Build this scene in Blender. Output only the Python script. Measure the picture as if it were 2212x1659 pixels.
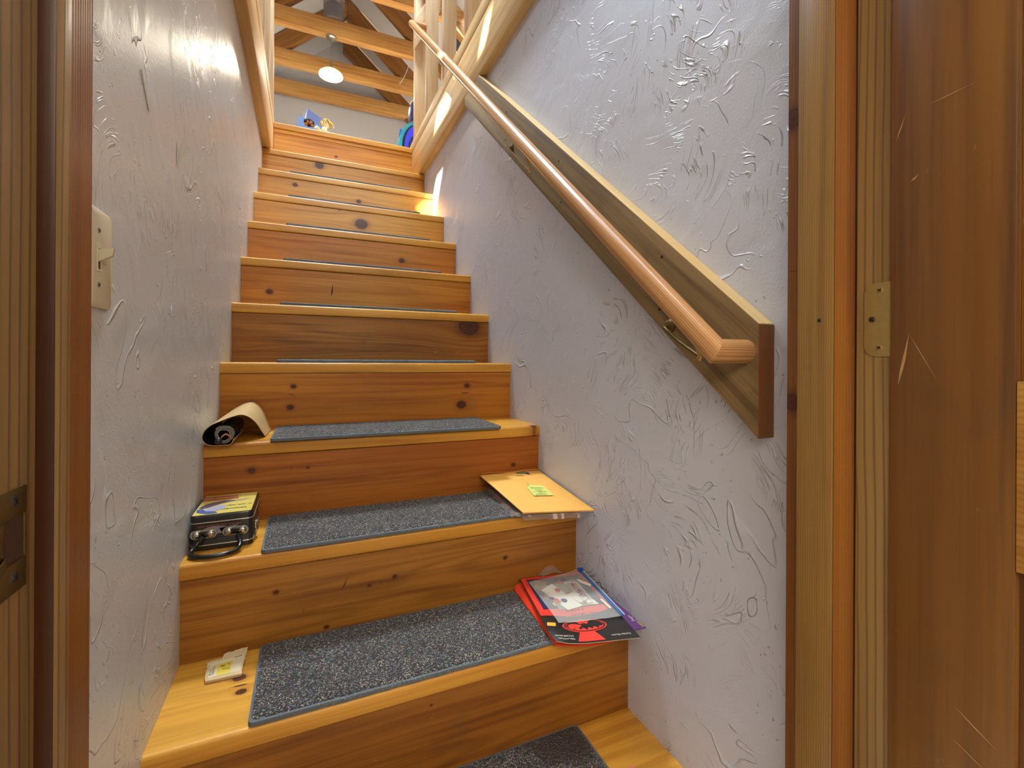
import bpy, bmesh, math, random
from mathutils import Vector, Matrix, noise as mnoise
random.seed(11)
SC = bpy.context.scene
COL = SC.collection
for _o in list(bpy.data.objects): bpy.data.objects.remove(_o)

def srgb(r, g, b):
    f = lambda c: c/12.92 if c <= .04045 else ((c+.055)/1.055)**2.4
    return (f(r/255), f(g/255), f(b/255), 1)

# ------------------------------------------------------------------ camera
YAW, ROLL = math.radians(23.9877), math.radians(.3151)
cam = bpy.data.cameras.new('camera'); cam_o = bpy.data.objects.new('camera', cam); COL.objects.link(cam_o)
cam.sensor_width = 36; cam.lens = 1003.72/2212*36; cam.shift_y = -(829.5-780.0955)/2212; cam.clip_start = .01
_F = Vector((math.sin(YAW), math.cos(YAW), 0)); _R = Vector((math.cos(YAW), -math.sin(YAW), 0)); _U = Vector((0, 0, 1))
_r = _R*math.cos(ROLL)+_U*math.sin(ROLL); _u = -_R*math.sin(ROLL)+_U*math.cos(ROLL)
cam_o.matrix_world = Matrix(((_r.x, _u.x, -_F.x, .2244), (_r.y, _u.y, -_F.y, -.4092), (_r.z, _u.z, -_F.z, 1.0044), (0, 0, 0, 1)))
SC.camera = cam_o

# ------------------------------------------------------------------ world, sun, large lights, exposure
w = bpy.data.worlds.new('sky'); SC.world = w; w.use_nodes = True
bg = w.node_tree.nodes['Background']; bg.inputs[0].default_value = (.80, .85, 1.0, 1); bg.inputs[1].default_value = .085
SUN_DIR = Vector((.066, .1, -.07)).normalized()
def light(name, kind, loc, power, color, size=None, size_y=None, direction=None, spread=180):
    d = bpy.data.lights.new(name, kind); d.energy = power; d.color = color
    if kind == 'AREA':
        d.shape = 'RECTANGLE'; d.size = size; d.size_y = size_y or size; d.spread = math.radians(spread)
    elif kind == 'SUN': d.angle = math.radians(.6)
    elif size: d.shadow_soft_size = size
    o = bpy.data.objects.new(name, d); COL.objects.link(o); o.location = loc
    if direction is not None: o.rotation_euler = Vector(direction).to_track_quat('-Z', 'Y').to_euler()
    return o
light('sun', 'SUN', (-3, -4, 6), 60, (1, .96, .90), direction=SUN_DIR)
light('skylight_daylight', 'AREA', (.40, 2.15, 5.06), 76, (.84, .95, 1), .42, .68, (.02, -.12, -1), 110)
light('stair_fill_light', 'AREA', (.40, .45, 5.06), 14, (.82, .95, 1), .42, 1.1, (.0, .06, -1), 110)  # unseen area added overhead to even out light on the lower treads
light('roof_window_daylight', 'AREA', (-.98, 2.05, 3.86), 9, (.58, .79, 1), .6, .85, (.75, -.55, -.8), 110)
light('loft_bounce_fill', 'AREA', (2.1, 3.6, 4.2), 98, (.92, .96, 1), 1.0, 1.3, (-.5, .05, -1), 75)  # unseen area added so floor bounce reaches the truss undersides
light('upper_stair_fill', 'AREA', (.7, -2.2, 3.7), 10, (.88, .95, 1), 1.2, .9, (-.05, 1, -.5), 60)  # unseen area added behind to brighten the upper risers
light('room_fill_light', 'AREA', (.5, -1.35, 2.12), 165, (1, .89, .72), 4.2, 1.5, (0, .35, -1))  # unseen warm fill area, widened to reach stair walls and jambs
SC.view_settings.view_transform = 'Standard'; SC.view_settings.look = 'None'
SC.view_settings.gamma = 1; SC.view_settings.use_curve_mapping = False
SC.view_settings.exposure = 0.0

# ------------------------------------------------------------------ constants
R_, G_, W_, T_ = .1993, .2299, .914, .0323      # rise, run, stair width, tread thickness
ZF = 2.448                                      # loft floor
# ------------------------------------------------------------------ node helpers
class NT:
    def __init__(s, name, rough=.5):
        s.m = bpy.data.materials.new(name); s.m.use_nodes = True
        s.t = s.m.node_tree; s.n = s.t.nodes; s.l = s.t.links
        s.b = s.n['Principled BSDF']; s.b.inputs['Roughness'].default_value = rough
    def add(s, typ, **k):
        nd = s.n.new(typ)
        for a, v in k.items(): setattr(nd, a, v)
        return nd
    def put(s, sock, v):
        if hasattr(v, 'outputs'): v = v.outputs[0]
        if isinstance(v, bpy.types.NodeSocket): s.l.new(v, sock)
        elif v is not None: sock.default_value = v
    def math(s, op, a, b=None, c=None, clamp=False):
        nd = s.add('ShaderNodeMath', operation=op, use_clamp=clamp)
        s.put(nd.inputs[0], a); s.put(nd.inputs[1], b)
        if c is not None: s.put(nd.inputs[2], c)
        return nd.outputs[0]
    def vmul(s, v, k):
        nd = s.add('ShaderNodeVectorMath', operation='MULTIPLY'); s.put(nd.inputs[0], v); s.put(nd.inputs[1], k); return nd.outputs[0]
    def vadd(s, v, k):
        nd = s.add('ShaderNodeVectorMath', operation='ADD'); s.put(nd.inputs[0], v); s.put(nd.inputs[1], k); return nd.outputs[0]
    def noise(s, v, scale=1, detail=2, rough=.5, dist=0):
        nd = s.add('ShaderNodeTexNoise'); s.put(nd.inputs['Vector'], v)
        nd.inputs['Scale'].default_value = scale; nd.inputs['Detail'].default_value = detail
        nd.inputs['Roughness'].default_value = rough; nd.inputs['Distortion'].default_value = dist
        return nd.outputs[0]
    def voro(s, v, scale, feature='F1', out=0):
        nd = s.add('ShaderNodeTexVoronoi', feature=feature); s.put(nd.inputs['Vector'], v); nd.inputs['Scale'].default_value = scale
        return nd.outputs[out]
    def ss(s, v, a, b, lo=0., hi=1.):
        nd = s.add('ShaderNodeMapRange', interpolation_type='SMOOTHSTEP'); s.put(nd.inputs[0], v)
        for i, x in ((1, a), (2, b), (3, lo), (4, hi)): nd.inputs[i].default_value = x
        return nd.outputs[0]
    def mix(s, f, a, b, mode='MIX'):
        nd = s.add('ShaderNodeMix', data_type='RGBA', blend_type=mode); s.put(nd.inputs[0], f); s.put(nd.inputs[6], a); s.put(nd.inputs[7], b)
        return nd.outputs[2]
    def bump(s, h, dist, strength=1):
        nd = s.add('ShaderNodeBump'); nd.inputs['Distance'].default_value = dist; nd.inputs['Strength'].default_value = strength
        s.put(nd.inputs['Height'], h); s.l.new(nd.outputs[0], s.b.inputs['Normal'])
    def col(s, c): s.put(s.b.inputs['Base Color'], c)
    def coord(s): return s.add('ShaderNodeTexCoord').outputs['Object']

def plain(name, rgb, rough=.5, metal=0, spec=None, coat=0, vary=.06, vscale=30, emis=None, trans=0, alpha=1, ior=None):
    t = NT(name, rough); c = srgb(*rgb)
    n = t.noise(t.coord(), vscale, 3)
    d = tuple(max(0, x*(1-2*vary)) for x in c[:3])+(1,)
    t.col(t.mix(n, c, d)); t.b.inputs['Metallic'].default_value = metal
    if spec is not None: t.b.inputs['Specular IOR Level'].default_value = spec
    t.b.inputs['Coat Weight'].default_value = coat
    t.b.inputs['Transmission Weight'].default_value = trans
    t.b.inputs['Alpha'].default_value = alpha
    if ior: t.b.inputs['IOR'].default_value = ior
    if emis:
        t.b.inputs['Emission Color'].default_value = srgb(*emis[0]); t.b.inputs['Emission Strength'].default_value = emis[1]
    return t.m

def pine(name, light_c, mid_c, dark_c, rough=.38, ring=.55, fine=.25, blot=.5, scuff=.0, coat=.12, freq=12, dirt=0, lin=0, pw=2.2, wave=(.55, 7, 7), spec=.35):
    """knotty softwood; 'gr' = position along / across / through the grain, 'kn' = closeness to a knot"""
    t = NT(name, rough); L, Mi, D = srgb(*light_c), srgb(*mid_c), srgb(*dark_c)
    t.b.inputs['Specular IOR Level'].default_value = spec
    a = v_ = t.add('ShaderNodeAttribute', attribute_name='gr').outputs['Vector']
    kx = t.add('ShaderNodeSeparateXYZ'); t.put(kx.inputs[0], t.add('ShaderNodeAttribute', attribute_name='kn').outputs['Vector'])
    kd = t.math('SQRT', t.math('ADD', t.math('MULTIPLY', kx.outputs[0], kx.outputs[0]), t.math('MULTIPLY', kx.outputs[1], kx.outputs[1])))
    kd = t.math('ADD', kd, t.math('MULTIPLY', t.math('SUBTRACT', t.noise(t.vmul(v_, (220, 220, 220)), 1, 2), .5), .25))
    k = t.math('MINIMUM', t.math('DIVIDE', kx.outputs[2], t.math('MAXIMUM', kd, .02)), 4)
    rnd = t.math('MULTIPLY', t.add('ShaderNodeObjectInfo').outputs['Random'], 41.7)
    cv = t.add('ShaderNodeCombineXYZ'); t.put(cv.inputs[0], rnd); t.put(cv.inputs[1], rnd); t.put(cv.inputs[2], rnd)
    v = t.vadd(a, cv)
    n1 = t.noise(t.vmul(v, wave), 1, 2, .45, .35)
    ph = t.math('MULTIPLY', n1, freq*6.283)
    if lin:
        sp = t.add('ShaderNodeSeparateXYZ'); t.put(sp.inputs[0], v)
        ph = t.math('ADD', ph, t.math('MULTIPLY', t.math('ADD', sp.outputs[1], t.math('MULTIPLY', sp.outputs[2], .6)), lin*6.283))
    rings = t.math('MULTIPLY_ADD', t.math('SINE', ph), .5, .5)
    rings = t.math('POWER', rings, pw)
    lowf = t.noise(t.vmul(v, (1.1, 5, 5)), 1, 2, .5, .2)
    fin = t.noise(t.vmul(v, (5, 260, 260)), 1, 2, .6)
    streak = t.noise(t.vmul(v, (1.6, 55, 55)), 1, 3, .55)
    c = t.mix(t.ss(lowf, .34, .66), L, Mi)
    c = t.mix(t.math('MULTIPLY', rings, ring), c, D)
    c = t.mix(t.math('MULTIPLY', t.ss(streak, .45, .75), blot), c, Mi, 'MULTIPLY')
    c = t.mix(t.math('MULTIPLY', t.ss(fin, .5, .8), fine), c, D)
    halo = t.ss(k, .38, .95)
    kr = t.math('MULTIPLY_ADD', t.math('SINE', t.math('MULTIPLY', k, 14)), .5, .5)
    c = t.mix(t.math('MULTIPLY', halo, .55), c, (D[0]*.8, D[1]*.55, D[2]*.5, 1))
    c = t.mix(t.ss(k, .85, 1.05), c, t.mix(kr, srgb(62, 30, 16), srgb(92, 48, 24)))
    if dirt:
        dn = t.noise(t.vmul(v, (7, 9, 9)), 1, 4, .6)
        c = t.mix(t.math('MULTIPLY', t.ss(dn, .56, .8), dirt), c, srgb(70, 58, 44))
    if scuff:
        sn = t.noise(t.vmul(v, (30, 60, 60)), 1, 3, .6)
        sm = t.noise(t.vmul(v, (4, 4, 4)), 1, 2, .5)
        sc = t.math('MULTIPLY', t.ss(sn, .70, .76), t.ss(sm, .52, .62))
        c = t.mix(t.math('MULTIPLY', sc, scuff), c, srgb(205, 185, 150))
    t.col(c)
    t.put(t.b.inputs['Roughness'], t.math('MULTIPLY_ADD', streak, .22, rough-.11))
    t.b.inputs['Coat Weight'].default_value = coat; t.b.inputs['Coat Roughness'].default_value = .25
    t.bump(t.math('ADD', t.math('MULTIPLY', fin, .5), t.math('MULTIPLY', rings, .35)), .0006, .5)
    return t.m

def plaster(name, rgb, rough=.36, seed=0, amp=.0022):
    """painted skip-trowel plaster: patches of curved brush strokes, drips and fine orange peel"""
    t = NT(name, rough); p = t.vadd(t.coord(), (0, seed*3.7, seed*1.9))
    warp = t.add('ShaderNodeTexNoise'); t.put(warp.inputs['Vector'], p); warp.inputs['Scale'].default_value = 4; warp.inputs['Detail'].default_value = 2
    pw = t.vadd(p, t.vmul(warp.outputs['Color'], (0, .22, .22)))
    def dabs(scale, across, along, width, cut, off):
        q = t.vadd(pw, off)
        vo = t.add('ShaderNodeTexVoronoi', feature='F1'); t.put(vo.inputs['Vector'], q); vo.inputs['Scale'].default_value = scale
        loc = t.add('ShaderNodeVectorMath', operation='SUBTRACT'); t.put(loc.inputs[0], q); t.put(loc.inputs[1], vo.outputs['Position'])
        sc = t.add('ShaderNodeSeparateColor'); t.put(sc.inputs[0], vo.outputs['Color'])
        sx = t.add('ShaderNodeSeparateXYZ'); t.put(sx.inputs[0], loc)
        ang = t.math('ADD', t.math('MULTIPLY_ADD', sc.outputs[0], 2.0, -1.0), t.math('MULTIPLY', sx.outputs[2], 7))
        ro = t.add('ShaderNodeVectorRotate', rotation_type='X_AXIS'); t.put(ro.inputs['Vector'], loc); t.put(ro.inputs['Angle'], ang)
        w = t.vadd(t.vmul(ro, (1, across, along)), vo.outputs['Color'])
        n = t.noise(w, 1, 2, .5, .25)
        d = t.math('ABSOLUTE', t.math('SUBTRACT', n, .5))
        line = t.ss(d, .0, width, 1, 0)
        fade = t.ss(vo.outputs['Distance'], .12, .62, 1, 0)
        return t.math('MULTIPLY', t.math('MULTIPLY', line, fade), t.ss(sc.outputs[1], cut, cut+.08))
    h = t.math('ADD', dabs(5.0, 52, 8, .030, .40, (0, 0, 0)), dabs(7.0, 66, 11, .030, .46, (0, 5.3, 2.1)))
    h = t.math('ADD', h, t.math('MULTIPLY', dabs(3.3, 30, 5, .020, .42, (0, 9.1, 7.7)), 1.2))
    br = t.ss(t.noise(p, 30, 2, .5), .42, .60)
    h = t.math('MULTIPLY', h, br)
    n = t.noise(pw, 6, 2, .5, .5)
    ct = t.ss(t.math('ABSOLUTE', t.math('SUBTRACT', n, .52)), 0, .007, 1, 0)
    h = t.math('ADD', h, t.math('MULTIPLY', t.math('MULTIPLY', ct, t.ss(t.noise(p, 5, 1), .52, .6)), .7))
    fl = t.math('MULTIPLY', t.ss(t.noise(p, 75, 2), .69, .74), t.ss(t.noise(p, 4, 1), .45, .55))
    h = t.math('ADD', h, t.math('MULTIPLY', fl, .6))
    h = t.math('ADD', h, t.math('MULTIPLY', t.ss(t.noise(pw, 7, 2), .42, .6), .30))
    h = t.math('ADD', h, t.math('MULTIPLY', t.noise(p, 190, 2), .10))
    t.bump(h, amp)
    c = srgb(*rgb); t.col(t.mix(t.noise(p, 2.3, 4), c, tuple(x*.93 for x in c[:3])+(1,)))
    return t.m

# ------------------------------------------------------------------ mesh helpers
def prop(o, label=None, cat=None, group=None, kind=None):
    if label: o['label'] = label
    if cat: o['category'] = cat
    if group: o['group'] = group
    if kind: o['kind'] = kind
    return o
def empty(name, loc, label, cat, group=None, kind=None):
    o = bpy.data.objects.new(name, None); COL.objects.link(o); o.location = loc; o.empty_display_size = .05
    return prop(o, label, cat, group, kind)
def mk(name, VF, mat, parent=None, smooth=40, grain=None, knots=None, kaxes=(0, 2)):
    """link one mesh object; vertices are given in world space, the object sits at its parent's origin"""
    V, F = VF
    V = [Vector(v) for v in V]
    me = bpy.data.meshes.new(name)
    off = Vector((0, 0, 0))
    if parent is not None:
        p = parent
        while p is not None: off += p.location; p = p.parent
        off = Vector(off)
    else:
        off = sum(V, Vector())/len(V)
    me.from_pydata([v-off for v in V], [], F); me.update()
    bm = bmesh.new(); bm.from_mesh(me); bmesh.ops.recalc_face_normals(bm, faces=bm.faces); bm.to_mesh(me); bm.free()
    if smooth:
        for pl in me.polygons: pl.use_smooth = True
        me.set_sharp_from_angle(angle=math.radians(smooth))
    o = bpy.data.objects.new(name, me); COL.objects.link(o)
    if parent is not None: o.parent = parent
    else: o.location = off
    for m in (mat if isinstance(mat, (list, tuple)) else [mat]): me.materials.append(m)
    if grain:
        e = [Vector(x).normalized() for x in grain]
        me.attributes.new('gr', 'FLOAT_VECTOR', 'POINT'); me.attributes.new('kn', 'FLOAT_VECTOR', 'POINT')
        gv, kv = [], []
        for i, v in enumerate(V):
            g = [v.dot(x) for x in e]; c = (99, 99, 0); cm = 99
            if knots:
                u, q = v[kaxes[0]], v[kaxes[1]]
                for ku, kq, kr in knots:
                    du, dq = (u-ku)/1.25, q-kq; d = math.hypot(du, dq)
                    if d/kr < cm: cm = d/kr; c = (du/kr, dq/kr, 1)
                    g[1] -= (q-kq)*.85*math.exp(-((du/(kr*3.5))**2+(dq/(kr*2.2))**2))
            gv += g; kv += c
        me.attributes['gr'].data.foreach_set('vector', gv); me.attributes['kn'].data.foreach_set('vector', kv)
    return o
def join(*parts):
    V, F = [], []
    for v, f in parts:
        n = len(V); V += list(v); F += [tuple(i+n for i in p) for p in f]
    return V, F
def loft(rings, cap=True, closed=False):
    n = len(rings[0]); V = [p for r in rings for p in r]; F = []
    m = len(rings)
    for i in range(m if closed else m-1):
        j = (i+1) % m
        for k in range(n):
            F.append((i*n+k, i*n+(k+1) % n, j*n+(k+1) % n, j*n+k))
    if cap and not closed:
        F.append(tuple(range(n))[::-1]); F.append(tuple((m-1)*n+k for k in range(n)))
    return V, F
def box(lo, hi, bev=.0015, seg=2):
    bm = bmesh.new(); bmesh.ops.create_cube(bm, size=1)
    for v in bm.verts:
        for i in range(3): v.co[i] = lo[i]+(v.co[i]+.5)*(hi[i]-lo[i])
    if bev: bmesh.ops.bevel(bm, geom=bm.edges[:], offset=bev, segments=seg, affect='EDGES', profile=.5)
    bm.verts.index_update()
    r = [v.co.copy() for v in bm.verts], [tuple(v.index for v in f.verts) for f in bm.faces]; bm.free(); return r
def prism(poly, axis, a, b, bev=0):
    """extrude a polygon of (p,q) along axis 0/1/2 from a to b"""
    def P(p, q, c): return [(c, p, q), (p, c, q), (p, q, c)][axis]
    V, F = loft([[P(p, q, a) for p, q in poly], [P(p, q, b) for p, q in poly]])
    if bev:
        bm = bmesh.new(); bv = [bm.verts.new(v) for v in V]; [bm.faces.new([bv[i] for i in f]) for f in F]
        bmesh.ops.bevel(bm, geom=bm.edges[:], offset=bev, segments=2, affect='EDGES', profile=.5); bm.verts.index_update()
        V, F = [v.co.copy() for v in bm.verts], [tuple(v.index for v in f.verts) for f in bm.faces]; bm.free()
    return V, F
def rrect(x0, x1, y0, y1, r, n=5):
    if not isinstance(r, (tuple, list)): r = (r,)*4
    P = []
    for (cx, cy, sx, sy, a0), rr in zip(((x0, y0, 1, 1, 180), (x1, y0, -1, 1, 270), (x1, y1, -1, -1, 0), (x0, y1, 1, -1, 90)), r):
        for i in range(n+1):
            a = math.radians(a0+90*i/n); P.append((cx+sx*rr+rr*math.cos(a), cy+sy*rr+rr*math.sin(a)))
    return P
def densify(P, step):
    Q = []
    for i, p in enumerate(P):
        q = P[(i+1) % len(P)]; d = math.dist(p, q); m = max(1, int(round(d/step)))
        Q += [(p[0]+(q[0]-p[0])*j/m, p[1]+(q[1]-p[1])*j/m) for j in range(m)]
    return Q
def frame(d):
    d = Vector(d).normalized(); a = Vector((0, 0, 1)) if abs(d.z) < .9 else Vector((1, 0, 0))
    x = d.cross(a).normalized(); return x, d.cross(x).normalized()
def cyl(p, q, r, r2=None, n=24, cap=True):
    p, q = Vector(p), Vector(q); r2 = r if r2 is None else r2; x, y = frame(q-p)
    c = [(math.cos(2*math.pi*i/n), math.sin(2*math.pi*i/n)) for i in range(n)]
    return loft([[p+x*(a*r)+y*(b*r) for a, b in c], [q+x*(a*r2)+y*(b*r2) for a, b in c]], cap)
def rodcut(p, q, r, np_=None, nq=None, n=32, seg=1):
    """round rod whose ends lie in given planes (mitres)"""
    p, q = Vector(p), Vector(q); d = (q-p).normalized(); x, y = frame(d); rings = []
    for j in range(seg+1):
        c = p+(q-p)*(j/seg); ring = []
        for i in range(n):
            a = 2*math.pi*i/n; o = c+x*(r*math.cos(a))+y*(r*math.sin(a))
            nn = np_ if j == 0 else (nq if j == seg else None)
            if nn is not None:
                nn = Vector(nn); o = o-d*((o-c).dot(nn)/d.dot(nn))
            ring.append(o)
        rings.append(ring)
    return loft(rings)
def tube(pts, r, n=10, cap=True):
    pts = [Vector(p) for p in pts]; rings = []; x = None
    for i, p in enumerate(pts):
        d = (pts[min(i+1, len(pts)-1)]-pts[max(i-1, 0)]).normalized()
        if x is None: x, _ = frame(d)
        x = (x-d*x.dot(d)).normalized(); y = d.cross(x)
        rr = r[i] if isinstance(r, (list, tuple)) else r
        rings.append([p+x*(rr*math.cos(2*math.pi*k/n))+y*(rr*math.sin(2*math.pi*k/n)) for k in range(n)])
    return loft(rings, cap)
def smoothpath(P, k=6):
    P = [Vector(p) for p in P]; Q = []
    for i in range(len(P)-1):
        a, b, c, d = P[max(i-1, 0)], P[i], P[i+1], P[min(i+2, len(P)-1)]
        for j in range(k):
            t = j/k
            Q.append(.5*((2*b)+(c-a)*t+(2*a-5*b+4*c-d)*t*t+(3*b-a-3*c+d)*t**3))
    return Q+[P[-1]]
def lathe(prof, c, axis=(0, 0, 1), n=32):
    """prof: list of (radius, height along axis)"""
    c = Vector(c); ax = Vector(axis).normalized(); x, y = frame(ax); rings = []
    for r, h in prof:
        rings.append([c+ax*h+x*(r*math.cos(2*math.pi*i/n))+y*(r*math.sin(2*math.pi*i/n)) for i in range(n)])
    return loft(rings)
def ball(c, r, n=16, m=10, s=(1, 1, 1)):
    c = Vector(c)
    rings = []
    for j in range(1, m):
        t = math.pi*j/m
        rings.append([c+Vector((s[0]*r*math.sin(t)*math.cos(2*math.pi*i/n), s[1]*r*math.sin(t)*math.sin(2*math.pi*i/n), s[2]*r*math.cos(t))) for i in range(n)])
    V, F = loft(rings, False)
    a = len(V); V += [c+Vector((0, 0, r*s[2])), c-Vector((0, 0, r*s[2]))]; k = (m-2)*n
    for i in range(n): F.append((a, (i+1) % n, i)); F.append((a+1, k+i, k+(i+1) % n))
    return V, F
def slab(P, nu, nv, th):
    """sheet P(u,v) with thickness th (downwards)"""
    A = [[Vector(P(i/nu, j/nv)) for i in range(nu+1)] for j in range(nv+1)]; V = []; F = []
    for s in (0, 1):
        for j in range(nv+1):
            for i in range(nu+1):
                p = A[j][i]
                if s:
                    du = A[j][min(i+1, nu)]-A[j][max(i-1, 0)]; dv = A[min(j+1, nv)][i]-A[max(j-1, 0)][i]
                    p = p-du.cross(dv).normalized()*th
                V.append(p)
    N = (nu+1)*(nv+1); ix = lambda s, i, j: s*N+j*(nu+1)+i
    for j in range(nv):
        for i in range(nu):
            F.append((ix(0, i, j), ix(0, i+1, j), ix(0, i+1, j+1), ix(0, i, j+1)))
            F.append((ix(1, i, j), ix(1, i, j+1), ix(1, i+1, j+1), ix(1, i+1, j)))
    for i in range(nu):
        for j in (0, nv): F.append((ix(0, i, j), ix(1, i, j), ix(1, i+1, j), ix(0, i+1, j)))
    for j in range(nv):
        for i in (0, nu): F.append((ix(0, i, j), ix(0, i, j+1), ix(1, i, j+1), ix(1, i, j)))
    return V, F
def bilerp(a, b, c, d):
    a, b, c, d = map(Vector, (a, b, c, d))       # (0,0) (1,0) (1,1) (0,1)
    return lambda u, v: (a*(1-u)+b*u)*(1-v)+(d*(1-u)+c*u)*v
def on(P, polys, eps):
    """lay flat polygons given in (u,v) onto a sheet P, eps above it"""
    V, F = [], []
    for vs, fs in polys:
        n = len(V)
        for u, v in vs:
            p = Vector(P(u, v)); du = Vector(P(u+.004, v))-Vector(P(u-.004, v)); dv = Vector(P(u, v+.004))-Vector(P(u, v-.004))
            V.append(p+du.cross(dv).normalized()*eps)
        F += [tuple(i+n for i in f) for f in fs]
    return V, F
def quad2(x0, x1, y0, y1, nx=1, ny=1):
    vs = [(x0+(x1-x0)*i/nx, y0+(y1-y0)*j/ny) for j in range(ny+1) for i in range(nx+1)]
    return vs, [(j*(nx+1)+i, j*(nx+1)+i+1, (j+1)*(nx+1)+i+1, (j+1)*(nx+1)+i) for j in range(ny) for i in range(nx)]
def fan(pts):
    c = (sum(p[0] for p in pts)/len(pts), sum(p[1] for p in pts)/len(pts)); n = len(pts)
    return list(pts)+[c], [(i, (i+1) % n, n) for i in range(n)]
def ell(cx, cy, rx, ry, n=28, a=0):
    return [(cx+rx*math.cos(t)*math.cos(a)-ry*math.sin(t)*math.sin(a), cy+rx*math.cos(t)*math.sin(a)+ry*math.sin(t)*math.cos(a)) for t in (2*math.pi*i/n for i in range(n))]
def poly(pts): return list(pts), [tuple(range(len(pts)))]
_tc = {}
def text2(s, x, y, size, ax=(1, 0), ay=(0, 1), bold=0, align='LEFT'):
    """lettering as flat polygons in a 2D plane; ax, ay map text right / up to plane axes"""
    key = (s, bold, align)
    if key not in _tc:
        cu = bpy.data.curves.new('t', 'FONT'); cu.body = s; cu.size = 1; cu.offset = bold; cu.align_x = align; cu.resolution_u = 3
        ob = bpy.data.objects.new('t', cu); COL.objects.link(ob)
        me = bpy.data.meshes.new_from_object(ob.evaluated_get(bpy.context.evaluated_depsgraph_get()))
        _tc[key] = ([(v.co.x, v.co.y) for v in me.vertices], [tuple(p.vertices) for p in me.polygons])
        bpy.data.objects.remove(ob); bpy.data.curves.remove(cu); bpy.data.meshes.remove(me)
    vs, fs = _tc[key]
    return [(x+size*(a*ax[0]+b*ay[0]), y+size*(a*ax[1]+b*ay[1])) for a, b in vs], fs
GX = ((1, 0, 0), (0, 0, 1), (0, 1, 0)); GXT = ((1, 0, 0), (0, 1, 0), (0, 0, 1)); GY = ((0, 1, 0), (0, 0, 1), (1, 0, 0)); GZ = ((0, 0, 1), (0, 1, 0), (1, 0, 0)); GZX = ((0, 0, 1), (1, 0, 0), (0, 1, 0))

# ------------------------------------------------------------------ materials
M_wallL = plaster('plaster_left', (204, 206, 208), .32, 1, .0028)
M_wallR = plaster('plaster_right', (198, 201, 216), .42, 2, .0034)
M_white = plain('loft_white_paint', (192, 192, 198), .7, vary=.03, vscale=3)
M_tread = pine('pine_tread', (216, 160, 62), (196, 136, 42), (146, 94, 26), .40, .26, .36, .4, scuff=.35, coat=.12, dirt=.2, freq=9)
M_riser = pine('pine_riser', (200, 134, 38), (178, 108, 26), (126, 70, 14), .42, .24, .42, .55, scuff=.45, coat=.05, dirt=.2, freq=15, wave=(.35, 8, 8))
M_riserp = pine('pine_riser_pale', (210, 150, 54), (190, 127, 38), (138, 88, 24), .42, .22, .40, .5, scuff=.3, coat=.05, dirt=.15, freq=14, wave=(.35, 8, 8))
M_riserl = pine('pine_riser_brown', (168, 112, 40), (146, 90, 28), (92, 52, 14), .42, .34, .42, .55, scuff=.55, coat=.05, dirt=.3, freq=16, wave=(.5, 8, 8))
M_riserd = pine('pine_riser_dark', (172, 102, 30), (148, 78, 20), (98, 48, 12), .42, .24, .42, .55, scuff=.45, coat=.05, dirt=.3, freq=15, wave=(.35, 8, 8))
M_beam = pine('pine_beam', (222, 190, 138), (206, 168, 112), (160, 120, 70), .5, .25, .3, .4, coat=0, freq=7)
M_post = pine('pine_post', (208, 182, 150), (192, 162, 126), (152, 116, 78), .5, .25, .3, .35, coat=0, freq=7)
M_truss = pine('pine_truss', (204, 158, 98), (184, 134, 74), (130, 82, 38), .45, .25, .3, .5, coat=.05, freq=8)
M_rafter = pine('pine_rafter', (150, 104, 52), (130, 84, 36), (90, 54, 20), .45, .3, .3, .5, coat=.05, freq=8)
M_board = pine('weathered_board', (138, 114, 78), (116, 92, 58), (80, 60, 36), .6, .3, .5, .5, coat=0, dirt=.4, freq=8)
M_rail = pine('fir_rail', (194, 146, 94), (174, 122, 72), (122, 80, 44), .30, .5, .3, .35, coat=.3, lin=230, freq=3, pw=2.5, wave=(.3, 9, 9))
M_jamb = pine('fir_jamb', (142, 108, 56), (126, 93, 43), (88, 60, 24), .38, .3, .25, .4, scuff=.15, coat=.15, dirt=.25, lin=330, freq=2.5, pw=2, wave=(.2, 6, 6))
M_jambr = pine('fir_jamb_red', (138, 88, 36), (124, 74, 28), (90, 48, 15), .38, .25, .2, .4, scuff=.12, coat=.15, lin=260, freq=2, wave=(.15, 6, 6))
M_jambg = pine('fir_jamb_ringed', (142, 114, 70), (128, 99, 56), (66, 43, 20), .4, .6, .2, .35, scuff=.1, coat=.1, dirt=.25, lin=105, freq=2.2, pw=8, wave=(1.8, 6, 6))
M_stopshade = pine('fir_stop_shade', (62, 30, 10), (48, 22, 7), (30, 13, 4), .4, .4, .3, .5, coat=.1, freq=6)  # shade on the stop front and in the jamb gap, put into wood colour
M_door = pine('fir_door', (124, 86, 42), (110, 72, 33), (80, 50, 21), .36, .22, .3, .5, scuff=.3, coat=.15, dirt=.3, lin=45, freq=5, pw=3, wave=(.35, 6, 6))
M_pale = pine('pale_top_edge', (226, 200, 148), (212, 180, 124), (176, 140, 88), .55, .25, .3, .3, coat=0)  # paler wood for the strip along the handrail board's top edge
M_steel = plain('nickel', (190, 186, 176), .25, 1); M_screw = plain('screw_steel', (110, 105, 96), .35, 1)
M_brass = plain('dull_brass', (188, 164, 104), .42, .75, vary=.12, vscale=120); M_obrass = plain('old_brass', (122, 98, 52), .4, .8, vary=.25, vscale=90)
M_black = plain('black_hole', (16, 12, 10), .8)
M_paper = plain('paper_white', (232, 226, 210), .7)

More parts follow.
